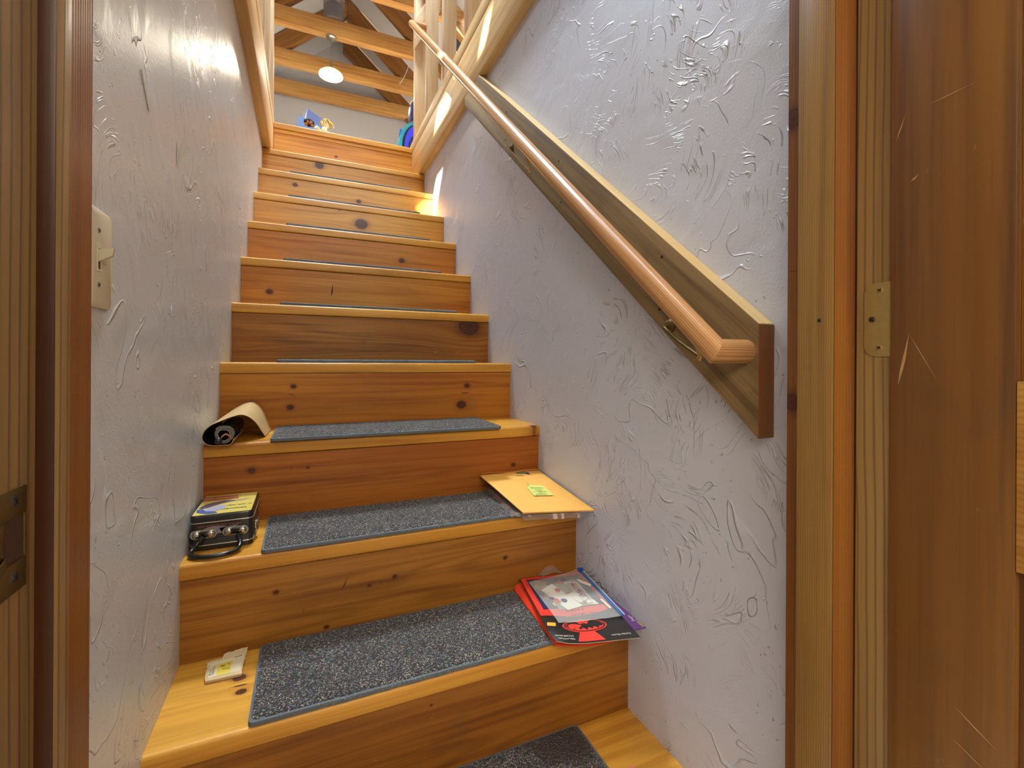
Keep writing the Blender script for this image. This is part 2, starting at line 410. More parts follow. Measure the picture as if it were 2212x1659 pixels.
# carpet
def carpet(stain=None):
    t = NT('carpet_tweed', .95); p = t.coord()
    pw = t.vadd(p, t.vmul(t.noise(p, 90, 1), (.004, .004, .004)))
    cc = t.voro(pw, 330, out=1)
    sp = t.add('ShaderNodeSeparateColor'); t.put(sp.inputs[0], cc)
    ramp = t.add('ShaderNodeValToRGB'); t.put(ramp.inputs[0], sp.outputs[0]); ramp.color_ramp.interpolation = 'CONSTANT'
    cols = [(62, 66, 76), (112, 124, 136), (44, 46, 54), (140, 146, 146), (186, 172, 148), (84, 92, 116), (98, 126, 132), (150, 112, 108), (122, 130, 138), (204, 190, 164), (76, 80, 90), (130, 116, 130)]
    e = ramp.color_ramp.elements
    for i, c in enumerate(cols):
        x = e[i] if i < 2 else e.new(i/len(cols))
        x.position = i/len(cols); x.color = srgb(*c)
    c = t.mix(t.ss(t.voro(pw, 330), .2, .65), ramp.outputs[0], srgb(52, 50, 50))
    if stain:
        dv = t.add('ShaderNodeVectorMath', operation='DISTANCE'); t.put(dv.inputs[0], t.vadd(p, t.vmul(t.noise(p, 25, 2), (.05, .05, 0)))); dv.inputs[1].default_value = stain
        c = t.mix(t.ss(dv.outputs['Value'], .05, .10, .78, 0), c, srgb(44, 22, 18))
    t.col(c)
    t.b.inputs['Specular IOR Level'].default_value = .1
    t.b.inputs['Sheen Weight'].default_value = .15
    t.bump(t.math('SUBTRACT', 1, t.voro(pw, 330)), .003)
    return t.m
M_carpet = carpet(); M_carpets = carpet((.285, .115, .009))
M_bind = plain('carpet_binding', (104, 112, 120), .9, vary=.2, vscale=260); M_fray = plain('carpet_fray', (176, 176, 166), .9, vary=.15, vscale=300)

# ------------------------------------------------------------------ setting: walls, floors, roof
mk('wall_left', box((-.12, .03, -.02), (-.0002, 2.9, 2.2), 0), M_wallL, smooth=0)['kind'] = 'structure'
mk('wall_right', box((.9142, .03, -.02), (1.03, 2.9, 2.2), 0), M_wallR, smooth=0)['kind'] = 'structure'
M_floor = plain('cream_loft_floor', (214, 200, 176), .8, vary=.05, vscale=4)
f = mk('floor', join(box((-2.6, .02, 2.2), (-.0005, 5.95, ZF), 0), box((.9145, .02, 2.2), (4.2, 5.95, ZF), 0), box((-.0005, 2.80, 2.2), (.9145, 5.95, ZF), 0), box((-2.6, -3.0, 2.2), (4.2, .02, ZF), 0), box((-2.6, -3, -.14), (4.2, .03, -.0), 0), box((-.0, .03, -.14), (.914, .24, -.0), 0)), M_floor, smooth=0, grain=GX); f['kind'] = 'structure'
mk('wall_front', join(box((-2.6, -.085, 0), (.058, .026, 2.2), 0), box((.884, -.085, 0), (4.2, .026, 2.2), 0), box((.058, -.085, 2.06), (.884, .026, 2.2), 0)), M_white, smooth=0)['kind'] = 'structure'
ZL = lambda x: 4.56+.88*x
ZR = lambda x: 4.56+.88*.638+.875*.638-.875*x
XA = .638
mk('wall_far', prism([(-2.42, ZF), (3.72, ZF), (XA, ZL(XA)+.03)], 1, 5.93, 6.03), M_white, smooth=0)['kind'] = 'structure'
mk('wall_back', join(box((-2.6, -3.05, -.02), (4.2, -2.95, 2.2), 0), box((-2.7, -3.05, -.02), (-2.6, .03, 2.2), 0), box((4.2, -3.05, -.02), (4.3, .03, 2.2), 0), prism([(-2.42, ZF), (0, ZF), (0, ZL(0)), ], 1, -3.05, -2.95), prism([(1.4, ZF), (3.72, ZF), (1.4, ZR(1.4))], 1, -3.05, -2.95), box((0, -3.05, ZF), (1.4, -2.95, 3.2), 0), prism([(0, 4.2), (1.4, 4.2), (1.4, ZR(1.4)), (XA, ZL(XA)), (0, ZL(0))], 1, -3.05, -2.95)), M_white, smooth=0)['kind'] = 'structure'
def slope(xs, ys, zf, holes):
    Q = []
    for i in range(len(xs)-1):
        for j in range(len(ys)-1):
            if (i, j) in holes: continue
            a, b, c, d = xs[i], xs[i+1], ys[j], ys[j+1]
            Q.append(loft([[(a, c, zf(a)), (b, c, zf(b)), (b, d, zf(b)), (a, d, zf(a))], [(a, c, zf(a)+.008), (b, c, zf(b)+.008), (b, d, zf(b)+.008), (a, d, zf(a)+.008)]]))
    return join(*Q)
XSL = [-2.42, -1.25, -.93, -.79, -.74, -.695, -.645, -.62, .18, .615, XA]
YSL = [-3.05, -1.04, -.95, -.54, -.48, -.34, -.22, -.15, 1.05, 1.6, 1.8, 2.5, 3.0, 6.03]
cell = lambda L, a, b: [i for i in range(len(L)-1) if a-.001 <= L[i] and L[i+1] <= b+.001]
OPEN = [(-1.25, -.74, 1.6, 2.5), (.18, .615, 1.8, 2.5), (.18, .615, -.15, 1.05), (1.6, 2.6, 2.9, 4.3), (-.93, -.79, -.48, -.34), (-.695, -.645, -.54, -.22), (-.695, -.645, -1.04, -.95)]  # narrow slots are made up, unseen, to shape the sun patches
HL = {(i, j) for a, b, c, d in OPEN if b < 1 for i in cell(XSL, a, b) for j in cell(YSL, c, d)}
mk('ceiling', join(slope(XSL, YSL, ZL, HL), slope([XA, 1.6, 2.6, 3.72], [-3.05, 2.9, 4.3, 6.03], ZR, {(1, 1)})), M_white, smooth=0)['kind'] = 'structure'
for n, (a, b, c, d) in enumerate(OPEN[:4], 1):     # unseen skylight frames; stair and right-slope openings are added for fill light
    zz = ZL if b < XA else ZR
    fr = join(*[loft([[(x, y, zz(x)-.01) for x, y in q], [(x, y, zz(x)+.03) for x, y in q]]) for q in
        ([(a-.03, c-.03), (b+.03, c-.03), (b+.03, c), (a-.03, c)], [(a-.03, d), (b+.03, d), (b+.03, d+.03), (a-.03, d+.03)], [(a-.03, c), (a, c), (a, d), (a-.03, d)], [(b, c), (b+.03, c), (b+.03, d), (b, d)])])
    mk('window_%d' % n, fr, M_post, smooth=0, grain=GY)['kind'] = 'structure'

# ------------------------------------------------------------------ door frame (trim), strike plate, door with hinge
J = lambda nm, lo, hi, m, par=None, bev=.0015, g=GZ: mk(nm, box(lo, hi, bev), m, par, grain=g)
jl = J('trim_1', (.0585, -.20, 0), (.08, .028, 2.055), M_jamb); jl['kind'] = 'structure'
J('door_stop', (.0802, -.047, 0), (.0892, -.0262, 2.05), M_jambg, jl, .003)
jl['label'] = 'left door jamb with strike plate'
J('jamb_face', (.0801, -.2, 0), (.0806, -.0475, 2.05), M_jambg, jl, 0)
J('jamb_edge', (.0801, -.0255, 0), (.0808, .0279, 2.05), M_jambr, jl, 0)
J('stop_front', (.0801, -.0485, 0), (.0889, -.0472, 2.05), M_stopshade, jl, .0004)  # dark sheet over the unlit stop face, shade in its colour
# strike plate: frame with an opening, lip and two screws
def platehole(x0, x1, Y0, Y1, Z0, Z1, hy0, hy1, hz0, hz1):
    return join(box((x0, Y0, Z0), (x1, Y1, hz0), .0003), box((x0, Y0, hz1), (x1, Y1, Z1), .0003), box((x0, Y0, hz0), (x1, hy0, hz1), .0003), box((x0, hy1, hz0), (x1, Y1, hz1), .0003))
sp = mk('strike_plate', platehole(.0806, .0816, -.0870, -.0590, .8776, .9335, -.0800, -.0615, .8940, .9185), M_obrass, jl)
mk('latch_hole', box((.0806, -.0800, .894), (.0809, -.0615, .9185), 0), plain('latch_hole_wood', (74, 38, 14), .7, vary=.3, vscale=200), sp)
mk('strike_lip', slab(lambda u, v: (.0815+.004*math.sin(u*1.6), -.080-.020*u, .894+.006*v), 6, 2, .0008), M_obrass, sp)
def screw(par, c, ax, r=.0038, name='screw', m=None):
    ax = Vector(ax); c = Vector(c); s = mk(name, lathe([(0.0004, .0006), (r*.55, .0007), (r, .0), (r, -.0004)], c, ax, 18), m or M_screw, par)
    x, y = frame(ax); a = (x+y).normalized(); b = ax.cross(a)
    Q = []
    for p, q in ((a, b), (b, a)):
        k = [c+ax*.0007+p*(sx*r*.62)+q*(sy*r*.13) for sx, sy in ((-1, -1), (1, -1), (1, 1), (-1, 1))]
        Q.append(loft([k, [v+ax*.0003 for v in k]]))
    mk('screw_slot', join(*Q), M_black, s, 0) if par.parent is None else None
    if par.parent is not None:
        s.data.materials.append(M_black); V0 = len(s.data.vertices)
        bm = bmesh.new(); bm.from_mesh(s.data); off = Vector(); p_ = par
        while p_ is not None: off += p_.location; p_ = p_.parent
        Vq, Fq = join(*Q); bv = [bm.verts.new(Vector(v)-off) for v in Vq]
        for f_ in Fq: bm.faces.new([bv[i] for i in f_]).material_index = 1
        bm.to_mesh(s.data); bm.free()
    return s
screw(sp, (.0817, -.0716, .9274), (1, 0, 0)); screw(sp, (.0817, -.0714, .8864), (1, 0, 0))
# right jamb
jr = J('trim_2', (.8602, -.0875, 0), (.884, .0418, 2.055), M_jambg); jr['kind'] = 'structure'
J('door_stop', (.8196, -.047, 0), (.8601, .0007, 2.05), M_jamb, jr, .0028)
J('stop_front', (.8200, -.0484, 0), (.8601, -.0471, 2.05), M_jambr, jr, .0005)
je = densify(rrect(.8593, .8601, .0008, .0417, .0002, 1), .006)
mk('jamb_edge', loft([[(x, y, i*.01) for x, y in je] for i in range(206)]), M_jambr, jr, 0, grain=GZ, knots=[(1.352, .034, .012), (.948, .034, .010)], kaxes=(2, 1))
J('shadow_gap', (.8590, -.0502, 0), (.8603, -.0485, 2.05), M_stopshade, jr, 0)
screw(jr, (.8195, -.0293, 1.0582), (-1, 0, 0), .0028)
J('trim_3', (.0585, -.0875, 2.035), (.884, .028, 2.06), M_jamb, g=GX)['kind'] = 'structure'
# hinge leaf on the jamb
def leaf(x0, x1, y0, y1, z0, z1, r):
    P = rrect(y0, y1, z0, z1, (.0002, r, r, .0002), 8); return prism(P, 0, x0, x1)
hl = mk('hinge', leaf(.8589, .8601, -.0935, -.0593, 1.0125, 1.1018, .0135), M_brass, jr)
for y, z in ((-.0765, 1.0926), (-.0759, 1.0232)): screw(hl, (.8588, y, z), (-1, 0, 0), .0039, m=M_brass)
screw(hl, (.8588, -.0679, 1.0577), (-1, 0, 0), .0038)
# door swung open towards the room, lying along the camera's right
SCR = [((.8572, -.1245, 1.2926), (.8572, -.1660, 1.2960), .0007), ((.8572, -.0935, 1.2650), (.8572, -.1030, 1.2930), .0010), ((.8572, -.0965, .978), (.8572, -.1075, 1.040), .0022), ((.8572, -.1075, 1.038), (.8572, -.1340, .985), .0006), ((.8572, -.108, 1.2125), (.8572, -.1160, 1.2185), .0014), ((.8572, -.150, .640), (.8572, -.184, .618), .0012), ((.8572, -.146, .606), (.8572, -.186, .586), .0008)]
dr = empty('door_1', (.875, -.09, 0), 'brown wooden panel door standing open along the right edge of the photo', 'door'); dr['kind'] = 'structure'
X0, X1 = .8572, .892
st = lambda nm, y0, y1, z0, z1, g, m=M_door: mk(nm, box((X0, y0, z0), (X1, y1, z1), .0012), m, dr, grain=g)
st('stile', -.1953, -.0880, .012, 2.03, GZ); st('stile', -.85, -.745, .012, 2.03, GZ)
M_drail = pine('fir_door_rail', (184, 136, 66), (168, 118, 52), (130, 84, 34), .38, .35, .3, .4, coat=.1, lin=150, freq=2, wave=(.2, 6, 6))
for z0, z1 in ((.8016, .9872), (1.90, 2.03), (.012, .22)): st('rail', -.7448, -.1955, z0, z1, GY, M_drail)
for z0, z1 in ((.222, .8014), (.9874, 1.898)): mk('panel', join(box((X0+.010, -.7447, z0), (X1-.010, -.1956, z1), 0), box((X0+.0065, -.7447+.03, z0+.03), (X1-.0065, -.1956-.022, z1-.03), .004)), M_door, dr, grain=GZ)

# ------------------------------------------------------------------ staircase
KN = {12: [(.398, 2.3036, .006)], 11: [(.2944, 2.144, .018)], 10: [(.171, 1.9314, .009), (.4924, 1.8897, .009)], 9: [(.4829, 1.7007, .024), (.3638, 1.767, .004)],
      8: [(.6456, 1.484, .010)], 7: [(.0965, 1.2681, .009)], 6: [(.8308, 1.1427, .034)], 5: [(.1921, .9233, .006), (.1835, .8601, .0075), (.7475, .917, .0075), (.7273, .8506, .013)],
      4: [(.1019, .7247, .0065), (.8251, .6779, .0055), (.2321, .7214, .003)], 3: [(.1699, .5099, .004), (.4188, .4976, .004), (.7007, .495, .004), (.2701, .4133, .0038), (.3614, .488, .003)], 2: [(.4487, .3435, .002)]}
TK = {2: [(.1128, .609, .009), (.1206, .565, .007)], 4: [(.895, .93, .01)]}
stair = empty('staircase', (.457, .23, 0), 'enclosed straight flight of varnished knotty pine stairs climbing to the loft', 'staircase')
OV = .007
def plank(name, par, prof, a, b, step, m, g, knots, kax):
    P = densify(prof, step) if step else prof
    n = max(1, int((b-a)/step)) if step else 1
    rings = [[(a+(b-a)*i/n, p, q) for p, q in P] for i in range(n+1)]
    return mk(name, loft(rings), m, par, 35, grain=g, knots=knots, kaxes=kax)
for k in range(1, 12):
    z = k*R_; y = k*G_
    tk = TK.get(k, [])
    plank('tread', stair, rrect(y, y+G_+.02, z-T_, z, (.004, .001, .001, .008)), 0, W_, .008 if tk else 0, M_tread, GXT, tk, (0, 1))
    kk = KN.get(k, [])
    plank('riser', stair, rrect(y+OV, y+OV+.018, (k-1)*R_+(.0002 if k > 1 else 0), z-T_-.0012, .0008, 1), 0, W_, .0075 if kk else 0, {4: M_riserd, 2: M_riserl, 1: M_riserl, 6: M_riserl, 3: M_riserl}.get(k, M_riserp if k >= 9 else M_riser), GX, kk, (0, 2))
plank('riser', stair, rrect(2.762, 2.782, 11*R_+.0002, 2.3885,   .0008, 1), .0425, .8795, .0075, M_riserp, GX, KN[12], (0, 2))
plank('landing_trim', stair, rrect(2.757, 2.782, 2.389, 2.4115, .002, 2), .0425, .8795, 0, M_tread, GX, [], (0, 2))
plank('landing_nosing', stair, rrect(2.750, 2.90, 2.4125, 2.4485, (.004, .001, .001, .008)), .0425, .8795, 0, M_tread, GXT, [], (0, 1))

M_scuff = plain('dark_scuff', (58, 44, 30), .7); M_scr = plain('pale_scratch', (170, 134, 88), .6)
def streak(name, par, m, p, q, wd, nrm, eps=.0004):
    p, q, nrm = Vector(p), Vector(q), Vector(nrm); d = (q-p).normalized(); s_ = d.cross(nrm)*wd; c = (p+q)/2
    return mk(name, ([v+nrm*eps for v in (p, p.lerp(q, .3)+s_*.8, c+s_, q, c-s_*.4, p.lerp(q, .3)-s_*.5)], [(0, 1, 2, 3, 4, 5)]), m, par, 0)
for p, q, wd in (((.3155, 3*G_+.007, .5229), (.3255, 3*G_+.007, .5262), .001), ((.3020, 3*G_+.007, .4880), (.3140, 3*G_+.007, .5170), .0018), ((.320, 7*G_+.007, 1.262), (.325, 7*G_+.007, 1.318), .004)):
    streak('scuff_mark', stair, M_scuff, p, q, wd, (0, -1, 0))
for p, q, wd in SCR: streak('scratch', dr, M_scr, p, q, wd, (-1, 0, 0))

# ------------------------------------------------------------------ carpet mats
MATS = {1: (.139, .774, .237, .4660, 0), 2: (.141, .781, .461, .6935, .15), 3: (.141, .776, .690, .9230, -.2), 4: (.1455, .777, .905, 1.146, .6)}
names = ['carpet mat with a stained corner, cut off by the bottom photo edge', 'carpet mat with frayed front edge, between the torn label and sticker book', 'carpet mat between the black lunch tin and the manila envelope',
         'carpet mat right beside the rolled sheet', 'carpet mat seen edge-on below the riser with the huge knot', 'carpet mat seen edge-on, just above the riser with the huge knot', 'carpet mat, seventh from the bottom, a thin edge on its tread',
         'carpet mat just below the riser with one round ringed knot', 'carpet mat below the riser with a sunlit right end', 'carpet mat, topmost of all, a thin line below the landing']
for k in range(1, 11):
    x0, x1, y0, y1, rot = MATS.get(k, (.144+random.uniform(-.002, .002), .784+random.uniform(-.003, .003), k*G_+.006, k*G_+.232, 0))
    z = k*R_+.0002; h = .0095
    root = empty('stair_mat', ((x0+x1)/2, (y0+y1)/2, z), 'grey-blue '+names[k-1], 'stair mat', 'carpet mats on the stair treads')
    hi = k <= 4; N = 26
    def ringat(inset, zz, r=.010):
        hx, hy, mx, my = (x1-x0)/2, (y1-y0)/2, (x0+x1)/2, (y0+y1)/2
        P = [(mx+(x-mx)*(1-inset/hx), my+(y-my)*(1-inset/hy)) for x, y in densify(rrect(x0, x1, y0, y1, r, 4), .012)]
        out = []
        for (x, y) in P:
            jit = 0
            if y < y0+.012 and .16 < (x-x0)/(x1-x0) < .97: jit = .0016*mnoise.noise(Vector((x*60, k*3.1, 0)))+.0012*mnoise.noise(Vector((x*200, k*7.1, 0)))
            c, s = math.cos(math.radians(-rot)), math.sin(math.radians(-rot)); dx, dy = x-(x0+x1)/2, y-(y0+y1)/2
            out.append(((x0+x1)/2+c*dx-s*dy, (y0+y1)/2+s*dx+c*dy+jit, zz))
        return out
    # pile: dense top grid made of concentric rings kept flat, bump gives the loops
    mk('pile', loft([ringat(.004, z+.003), ringat(.004, z+h*.86), ringat(.0055, z+h), ringat(.02, z+h+.0006), ringat(.06, z+h+.0006)]), M_carpets if k == 1 else M_carpet, root, 60)
    mk('edge_binding', loft([ringat(.0042, z), ringat(.0005, z), ringat(0, z+.0025), ringat(.0004, z+h*.78), ringat(.0035, z+h*.93), ringat(.0056, z+h*.86)]), M_bind, root, 60)
    if k <= 3:      # worn, frayed front edge
        Q = []
        for i in range(420 if k == 2 else 300):
            x = random.uniform(x0+.10, x1-.03) if k != 1 else random.uniform(x0+.02, x1-.02)
            L = random.uniform(.002, .007)*(1.6 if random.random() < .06 else 1); a = random.uniform(-.9, .9); yy = y0+.0035
            p = Vector((x, yy, z+random.uniform(.002, .0085))); d = Vector((math.sin(a)*L, -math.cos(a)*L*.9, random.uniform(-.4, .25)*L))
            q = p+d*.5+Vector((0, 0, .0006)); e = p+d; e.z = max(e.z, z+.0006)
            Q.append(tube([p, q, e], [.00035, .0003, .00012], 3))
        mk('frayed_fibres', join(*Q), M_fray, root, 0)['kind'] = 'stuff'

# ------------------------------------------------------------------ stairwell beams and guard railings
def beam(name, x0, x1, y0, y1, z0, z1, lab, m=M_beam, bev=.003, **k):
    o = mk(name, box((x0, y0, z0), (x1, y1, z1), bev), m, grain=GY); prop(o, lab, 'beam', k.get('group')); return o
beam('stairwell_beam', .8800, .9680, .10, 2.7995, 2.2005, 2.4125, 'thick pine beam capping the right stair wall, crossed by the handrail')
beam('stairwell_beam', -.05, .0415, .10, 2.7995, 2.2005, 2.3975, 'thick pine beam along the top of the left stair wall')
cr = random.Random(3)
def posts(x0, x1, ys, lab, brace):
    root = empty('guard_railing', ((x0+x1)/2, 1.5, ZF), lab, 'railing')
    zb = 2.486
    mk('sole_plate', box((x0, .12, zb-.0725 if x0 > .5 else zb-.0875), (x1, 2.82, zb), .002), M_beam, root, grain=GY)
    for y in ys:
        mk('post', box((x0+(.019 if x0 > .5 else 0), y, zb+.0002), (x1-(0 if x0 > .5 else .001), y+.055, 3.62), .002), M_post, root, grain=GZX)
    mk('top_rail', box((x0, .12, 3.6205), (x1, 2.9, 3.66), .003), M_beam, root, grain=GY)
    if brace:
        mk('brace', prism([(.884, 3.10), (.884, 3.30), (1.06, 3.615), (1.06, 3.41)], 1, 2.705, 2.754, .002), M_post, root, grain=((.49, 0, .87), (.87, 0, -.49), (0, 1, 0)))
    return root
posts(.8805, .969, [2.757, 2.411, 2.031, 1.63, 1.25, .87, .49], 'row of raw pine railing posts standing on the right beam at the stair head', True)
posts(-.05, .041, [2.742, 2.411, 2.031, 1.63], 'row of pine railing posts at the stair head, standing on the left beam', False)

# ------------------------------------------------------------------ handrail
hr = empty('handrail', (.879, .1, .88), 'round varnished wooden handrail on a weathered backing board up the right wall', 'handrail')
su = Vector((0, 1, .852)).normalized(); sv = Vector((0, -.852, 1)).normalized()
mk('backing_board', prism([(.1035, .883), (.1035, 1.066), (1.424, 2.1985), (1.606, 2.1985), (1.606, 2.163)], 0, .879, .9139, .0015), M_board, hr, grain=(su, sv, (1, 0, 0)))
mk('board_end', prism([(.1022, .8845), (.1022, 1.0645), (.1034, 1.0645), (.1034, .8845)], 0, .8795, .9135), M_jambr, hr, grain=GZX)
mk('board_top_edge', prism([(.1035, 1.0654), (.1035, 1.0669), (1.4228, 2.1985), (1.4250, 2.1985)], 0, .8795, .9135), M_pale, hr, grain=(su, sv, (1, 0, 0)))
XR = .814; rd = Vector((0, 1, .8825)).normalized(); ra = Vector((XR, .1276, 1.022)); rtop = Vector((XR, 2.452, 1.022+(2.452-.1276)*.8825))
rj = ra+rd*((1.705-.1276)/rd.y)
mit = (Vector((1, 0, 0))-rd).normalized()
RG = (rd, Vector((0, -rd.z, rd.y)), Vector((1, 0, 0)))
n_m = (rd-Vector((1, 0, 0))*-1).normalized()
def bis(d1, d2): return (Vector(d1).normalized()+Vector(d2).normalized()).normalized()
# path: board -> (-X) -> corner -> up the slope
nb = bis((-1, 0, 0), rd)
mk('rail', rodcut(ra, rj-rd*.0006, .0195, nb, None), M_rail, hr, grain=RG)
nt = bis(rd, (1, 0, 0))
mk('rail', rodcut(rj+rd*.0006, rtop, .0195, None, nt), M_rail, hr, grain=RG)
mk('rail_return', rodcut((.8788, ra.y, ra.z), ra, .0195, None, nb), M_rail, hr, grain=GX)
mk('rail_return', rodcut(rtop, (.8992, rtop.y, rtop.z), .0195, nt, None), M_rail, hr, grain=GX)
def bracket(xw, y, z, ye, ze):
    xe = xw-.029; zr = 1.022+(ye-.1276)*.8825
    br = mk('bracket', join(lathe([(.0145, 0), (.0145, .003), (.011, .006), (.006, .0075), (.0005, .008)], (xw, y, z), (-1, 0, 0), 22),
        tube(smoothpath([(xw-.005, y, z), (xw-.018, y-.004, z-.002), (xe, y-.02, z-.006), (xe, (y+ye)/2, (z+ze)/2), (xe, ye, ze)]), .0036, 8)), M_obrass, hr)
    mk('clip', join(tube([(xe, ye, ze-.002), (xe-.004, ye-.001, ze+.012), (XR+.010, ye-.004, zr-.024)], .004, 8), ball((xe, ye, ze-.003), .0055)), M_brass, br)
bracket(.8789, .2994, 1.0735, .195, 1.014); bracket(.8789, 1.0719, 1.7467, .8688, 1.585); bracket(.8988, 2.055, 2.625, 1.93, 2.52)
for y, z in ((.3226, 1.2157), (.3284, 1.111), (.7431, 1.5729), (.7287, 1.4515), (1.1272, 1.8995), (1.1301, 1.8009), (1.5079, 2.16)):
    mk('screw_hole', lathe([(.0035, .0004), (.0035, 0)], (.8789, y, z), (-1, 0, 0), 12), M_black, hr, 0)

# ------------------------------------------------------------------ light switch on the left wall
sw = empty('light_switch', (0, .2935, 1.1215), 'ivory toggle light switch plate on the left plaster wall beside the door jamb', 'light switch')
M_ivory = plain('ivory_plastic', (214, 204, 176), .35, vary=.03, coat=.1)
P0 = rrect(.2590, .3195, 1.0643, 1.1793, .005, 5); P1 = rrect(.2620, .3165, 1.0673, 1.1763, .006, 5)
mk('plate', loft([[(.0002, y, z) for y, z in P0], [(.003, y, z) for y, z in P0], [(.0052, y, z) for y, z in P1]]), M_ivory, sw)
mk('toggle_frame', platehole(.0052, .0064, .2715, .2830, 1.1060, 1.1345, .2735, .2810, 1.1080, 1.1325), M_ivory, sw)
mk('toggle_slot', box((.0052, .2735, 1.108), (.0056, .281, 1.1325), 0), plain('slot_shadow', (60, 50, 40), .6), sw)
mk('toggle', loft([[(.0053, .2742, 1.117), (.0053, .2803, 1.117), (.0053, .2803, 1.131), (.0053, .2742, 1.131)], [(.0185, .2747, 1.1245), (.0185, .2798, 1.1245), (.0200, .2798, 1.1335), (.0200, .2747, 1.1335)]]), M_ivory, sw)
screw(sw, (.0056, .2773, 1.1533), (1, 0, 0), .0032, m=M_steel); screw(sw, (.0056, .2773, 1.0905), (1, 0, 0), .0032, m=M_steel)
# tape and paper scraps left on the plaster
M_tape = plain('masking_tape', (206, 202, 188), .45)
tp = mk('tape_strip', slab(bilerp((.0012, .4790, 1.3905), (.0012, .4880, 1.3925), (.0012, .4490, 1.4350), (.0012, .4420, 1.4335)), 6, 6, .0008), M_tape, None); prop(tp, 'short slanting strip of pale tape stuck on the left wall', 'tape')
ts = mk('tape_scrap', join(slab(bilerp((.001, .652, 1.372), (.001, .668, 1.378), (.001, .675, 1.421), (.001, .655, 1.415)), 3, 3, .0007), slab(lambda u, v: (.001+.012*u*u, .660+.02*u, 1.396+.009*v), 6, 2, .0006)), M_tape, None); prop(ts, 'curled torn scrap of tape stuck on the left wall further up the stairs', 'tape')

# ------------------------------------------------------------------ loft: trusses
def truss(y0, y1, lab, left, right, xl=-1.9, xr=3.2, hang=True):
    root = empty('roof_truss', (.64, y0, 4.2), lab, 'roof truss', 'timber trusses across the loft')
    mk('tie_beam', box((xl, y0, 4.2), (xr, y1, 4.354), .003), M_truss, root, grain=GX)
    d = .21
    if left:
        zl = lambda x: 4.55+.88*x
        mk('rafter', prism([(-2.0, zl(-2.0)-d), (XA, zl(XA)-d), (XA, zl(XA)), (-2.0, zl(-2.0))], 1, y0+.001, y1-.001, .002), M_rafter, root, grain=((1, 0, .88), (-.88, 0, 1), (0, 1, 0)))
    if right:
        zr = lambda x: 4.55+.88*XA-.875*(x-XA)
        mk('rafter', prism([(XA+.001, zr(XA)-d-.02), (3.3, zr(3.3)-d-.02), (3.3, zr(3.3)), (XA+.001, zr(XA))], 1, y0+.001, y1-.001, .002), M_rafter, root, grain=((1, 0, -.875), (.875, 0, 1), (0, 1, 0)))
truss(3.80, 3.885, 'nearest roof truss, its tie beam crossing the top right corner of the loft view', True, True)
truss(4.48, 4.565, 'roof truss whose tie beam carries the pendant lamp', True, True)
truss(5.152, 5.238, 'roof truss behind the glowing lamp shade, third from the stairs', True, True)
truss(5.752, 5.838, 'farthest roof truss, against the white gable wall', False, True)

# pendant lamp
pl = empty('pendant_lamp', (.4425, 4.53, 4.2), 'lit white pendant lamp hanging on a chain from a tie beam', 'pendant lamp')
M_shade = plain('opal_glass', (250, 244, 226), .25, emis=((255, 236, 190), .9)); M_bulb = plain('lit_bulb', (255, 250, 235), .4, emis=((255, 246, 225), 14))
mk('canopy', lathe([(.05, -.0005), (.05, -.006), (.042, -.016), (.022, -.024), (.006, -.027)], (.4425, 4.5225, 4.2), n=28), M_steel, pl)
ch = []
for i in range(13):
    z = 4.170-i*.0165
    pts = [(math.cos(a)*.0045, math.sin(a)*.0105) for a in [2*math.pi*j/10 for j in range(11)]]
    ch.append(tube([(.4425+(p if i % 2 else 0), 4.5225+(0 if i % 2 else p), z+q) for p, q in pts], .0013, 5))
mk('chain', join(*ch), M_steel, pl)
mk('lamp_holder', lathe([(.004, 3.962), (.012, 3.956), (.014, 3.885), (.02, 3.872)], (.4425, 4.5225, 0), n=24), M_steel, pl)
mk('shade', lathe([(.02, 3.872), (.05, 3.866), (.085, 3.853), (.108, 3.834), (.114, 3.822), (.113, 3.814), (.107, 3.811), (.098, 3.822), (.080, 3.842), (.05, 3.856), (.02, 3.862)], (.4425, 4.5225, 0), n=44), M_shade, pl)
mk('bulb', lathe([(.012, 3.86), (.02, 3.853), (.028, 3.845), (.027, 3.838), (.02, 3.832), (.012, 3.829), (.001, 3.828)], (.4425, 4.5225, 0), n=24), M_bulb, pl)
mk('diffuser', lathe([(.096, 3.8225), (.094, 3.8185), (.05, 3.8155), (.001, 3.8145)], (.4425, 4.5225, 0), n=40), plain('diffuser_glass', (255, 250, 238), .4, emis=((255, 246, 224), 9)), pl)
light('pendant_light', 'POINT', (.4425, 4.5225, 3.74), 21, (1, .90, .72), .07)
# clear tub standing on the tie beam
M_clear = plain('clear_plastic', (226, 226, 238), .12, trans=.85, alpha=.55, ior=1.2)
jar = empty('clear_tub', (.466, 4.522, 4.3545), 'tall clear plastic tub with dark contents standing on a tie beam above the lamp', 'tub')
mk('tub', lathe([(.001, 4.355), (.088, 4.355), (.090, 4.36), (.098, 4.62), (.101, 4.62), (.093, 4.357)], (.466, 4.522, 0), n=40), M_clear, jar)
mk('contents', lathe([(.001, 4.358), (.080, 4.358), (.084, 4.43), (.086, 4.50), (.06, 4.535), (.001, 4.54)], (.466, 4.522, 0), n=32), plain('grey_contents', (112, 100, 108), .7, vary=.3, vscale=40), jar)
mk('paper_slip', box((.44, 4.428, 4.575), (.52, 4.432, 4.66), .001), M_paper, jar)
for z in (4.41, 4.47): mk('rib', lathe([(.0915+.03*(z-4.36), z), (.0935+.03*(z-4.36), z+.003), (.0915+.03*(z-4.36), z+.006)], (.466, 4.522, 0), n=40), M_clear, jar)
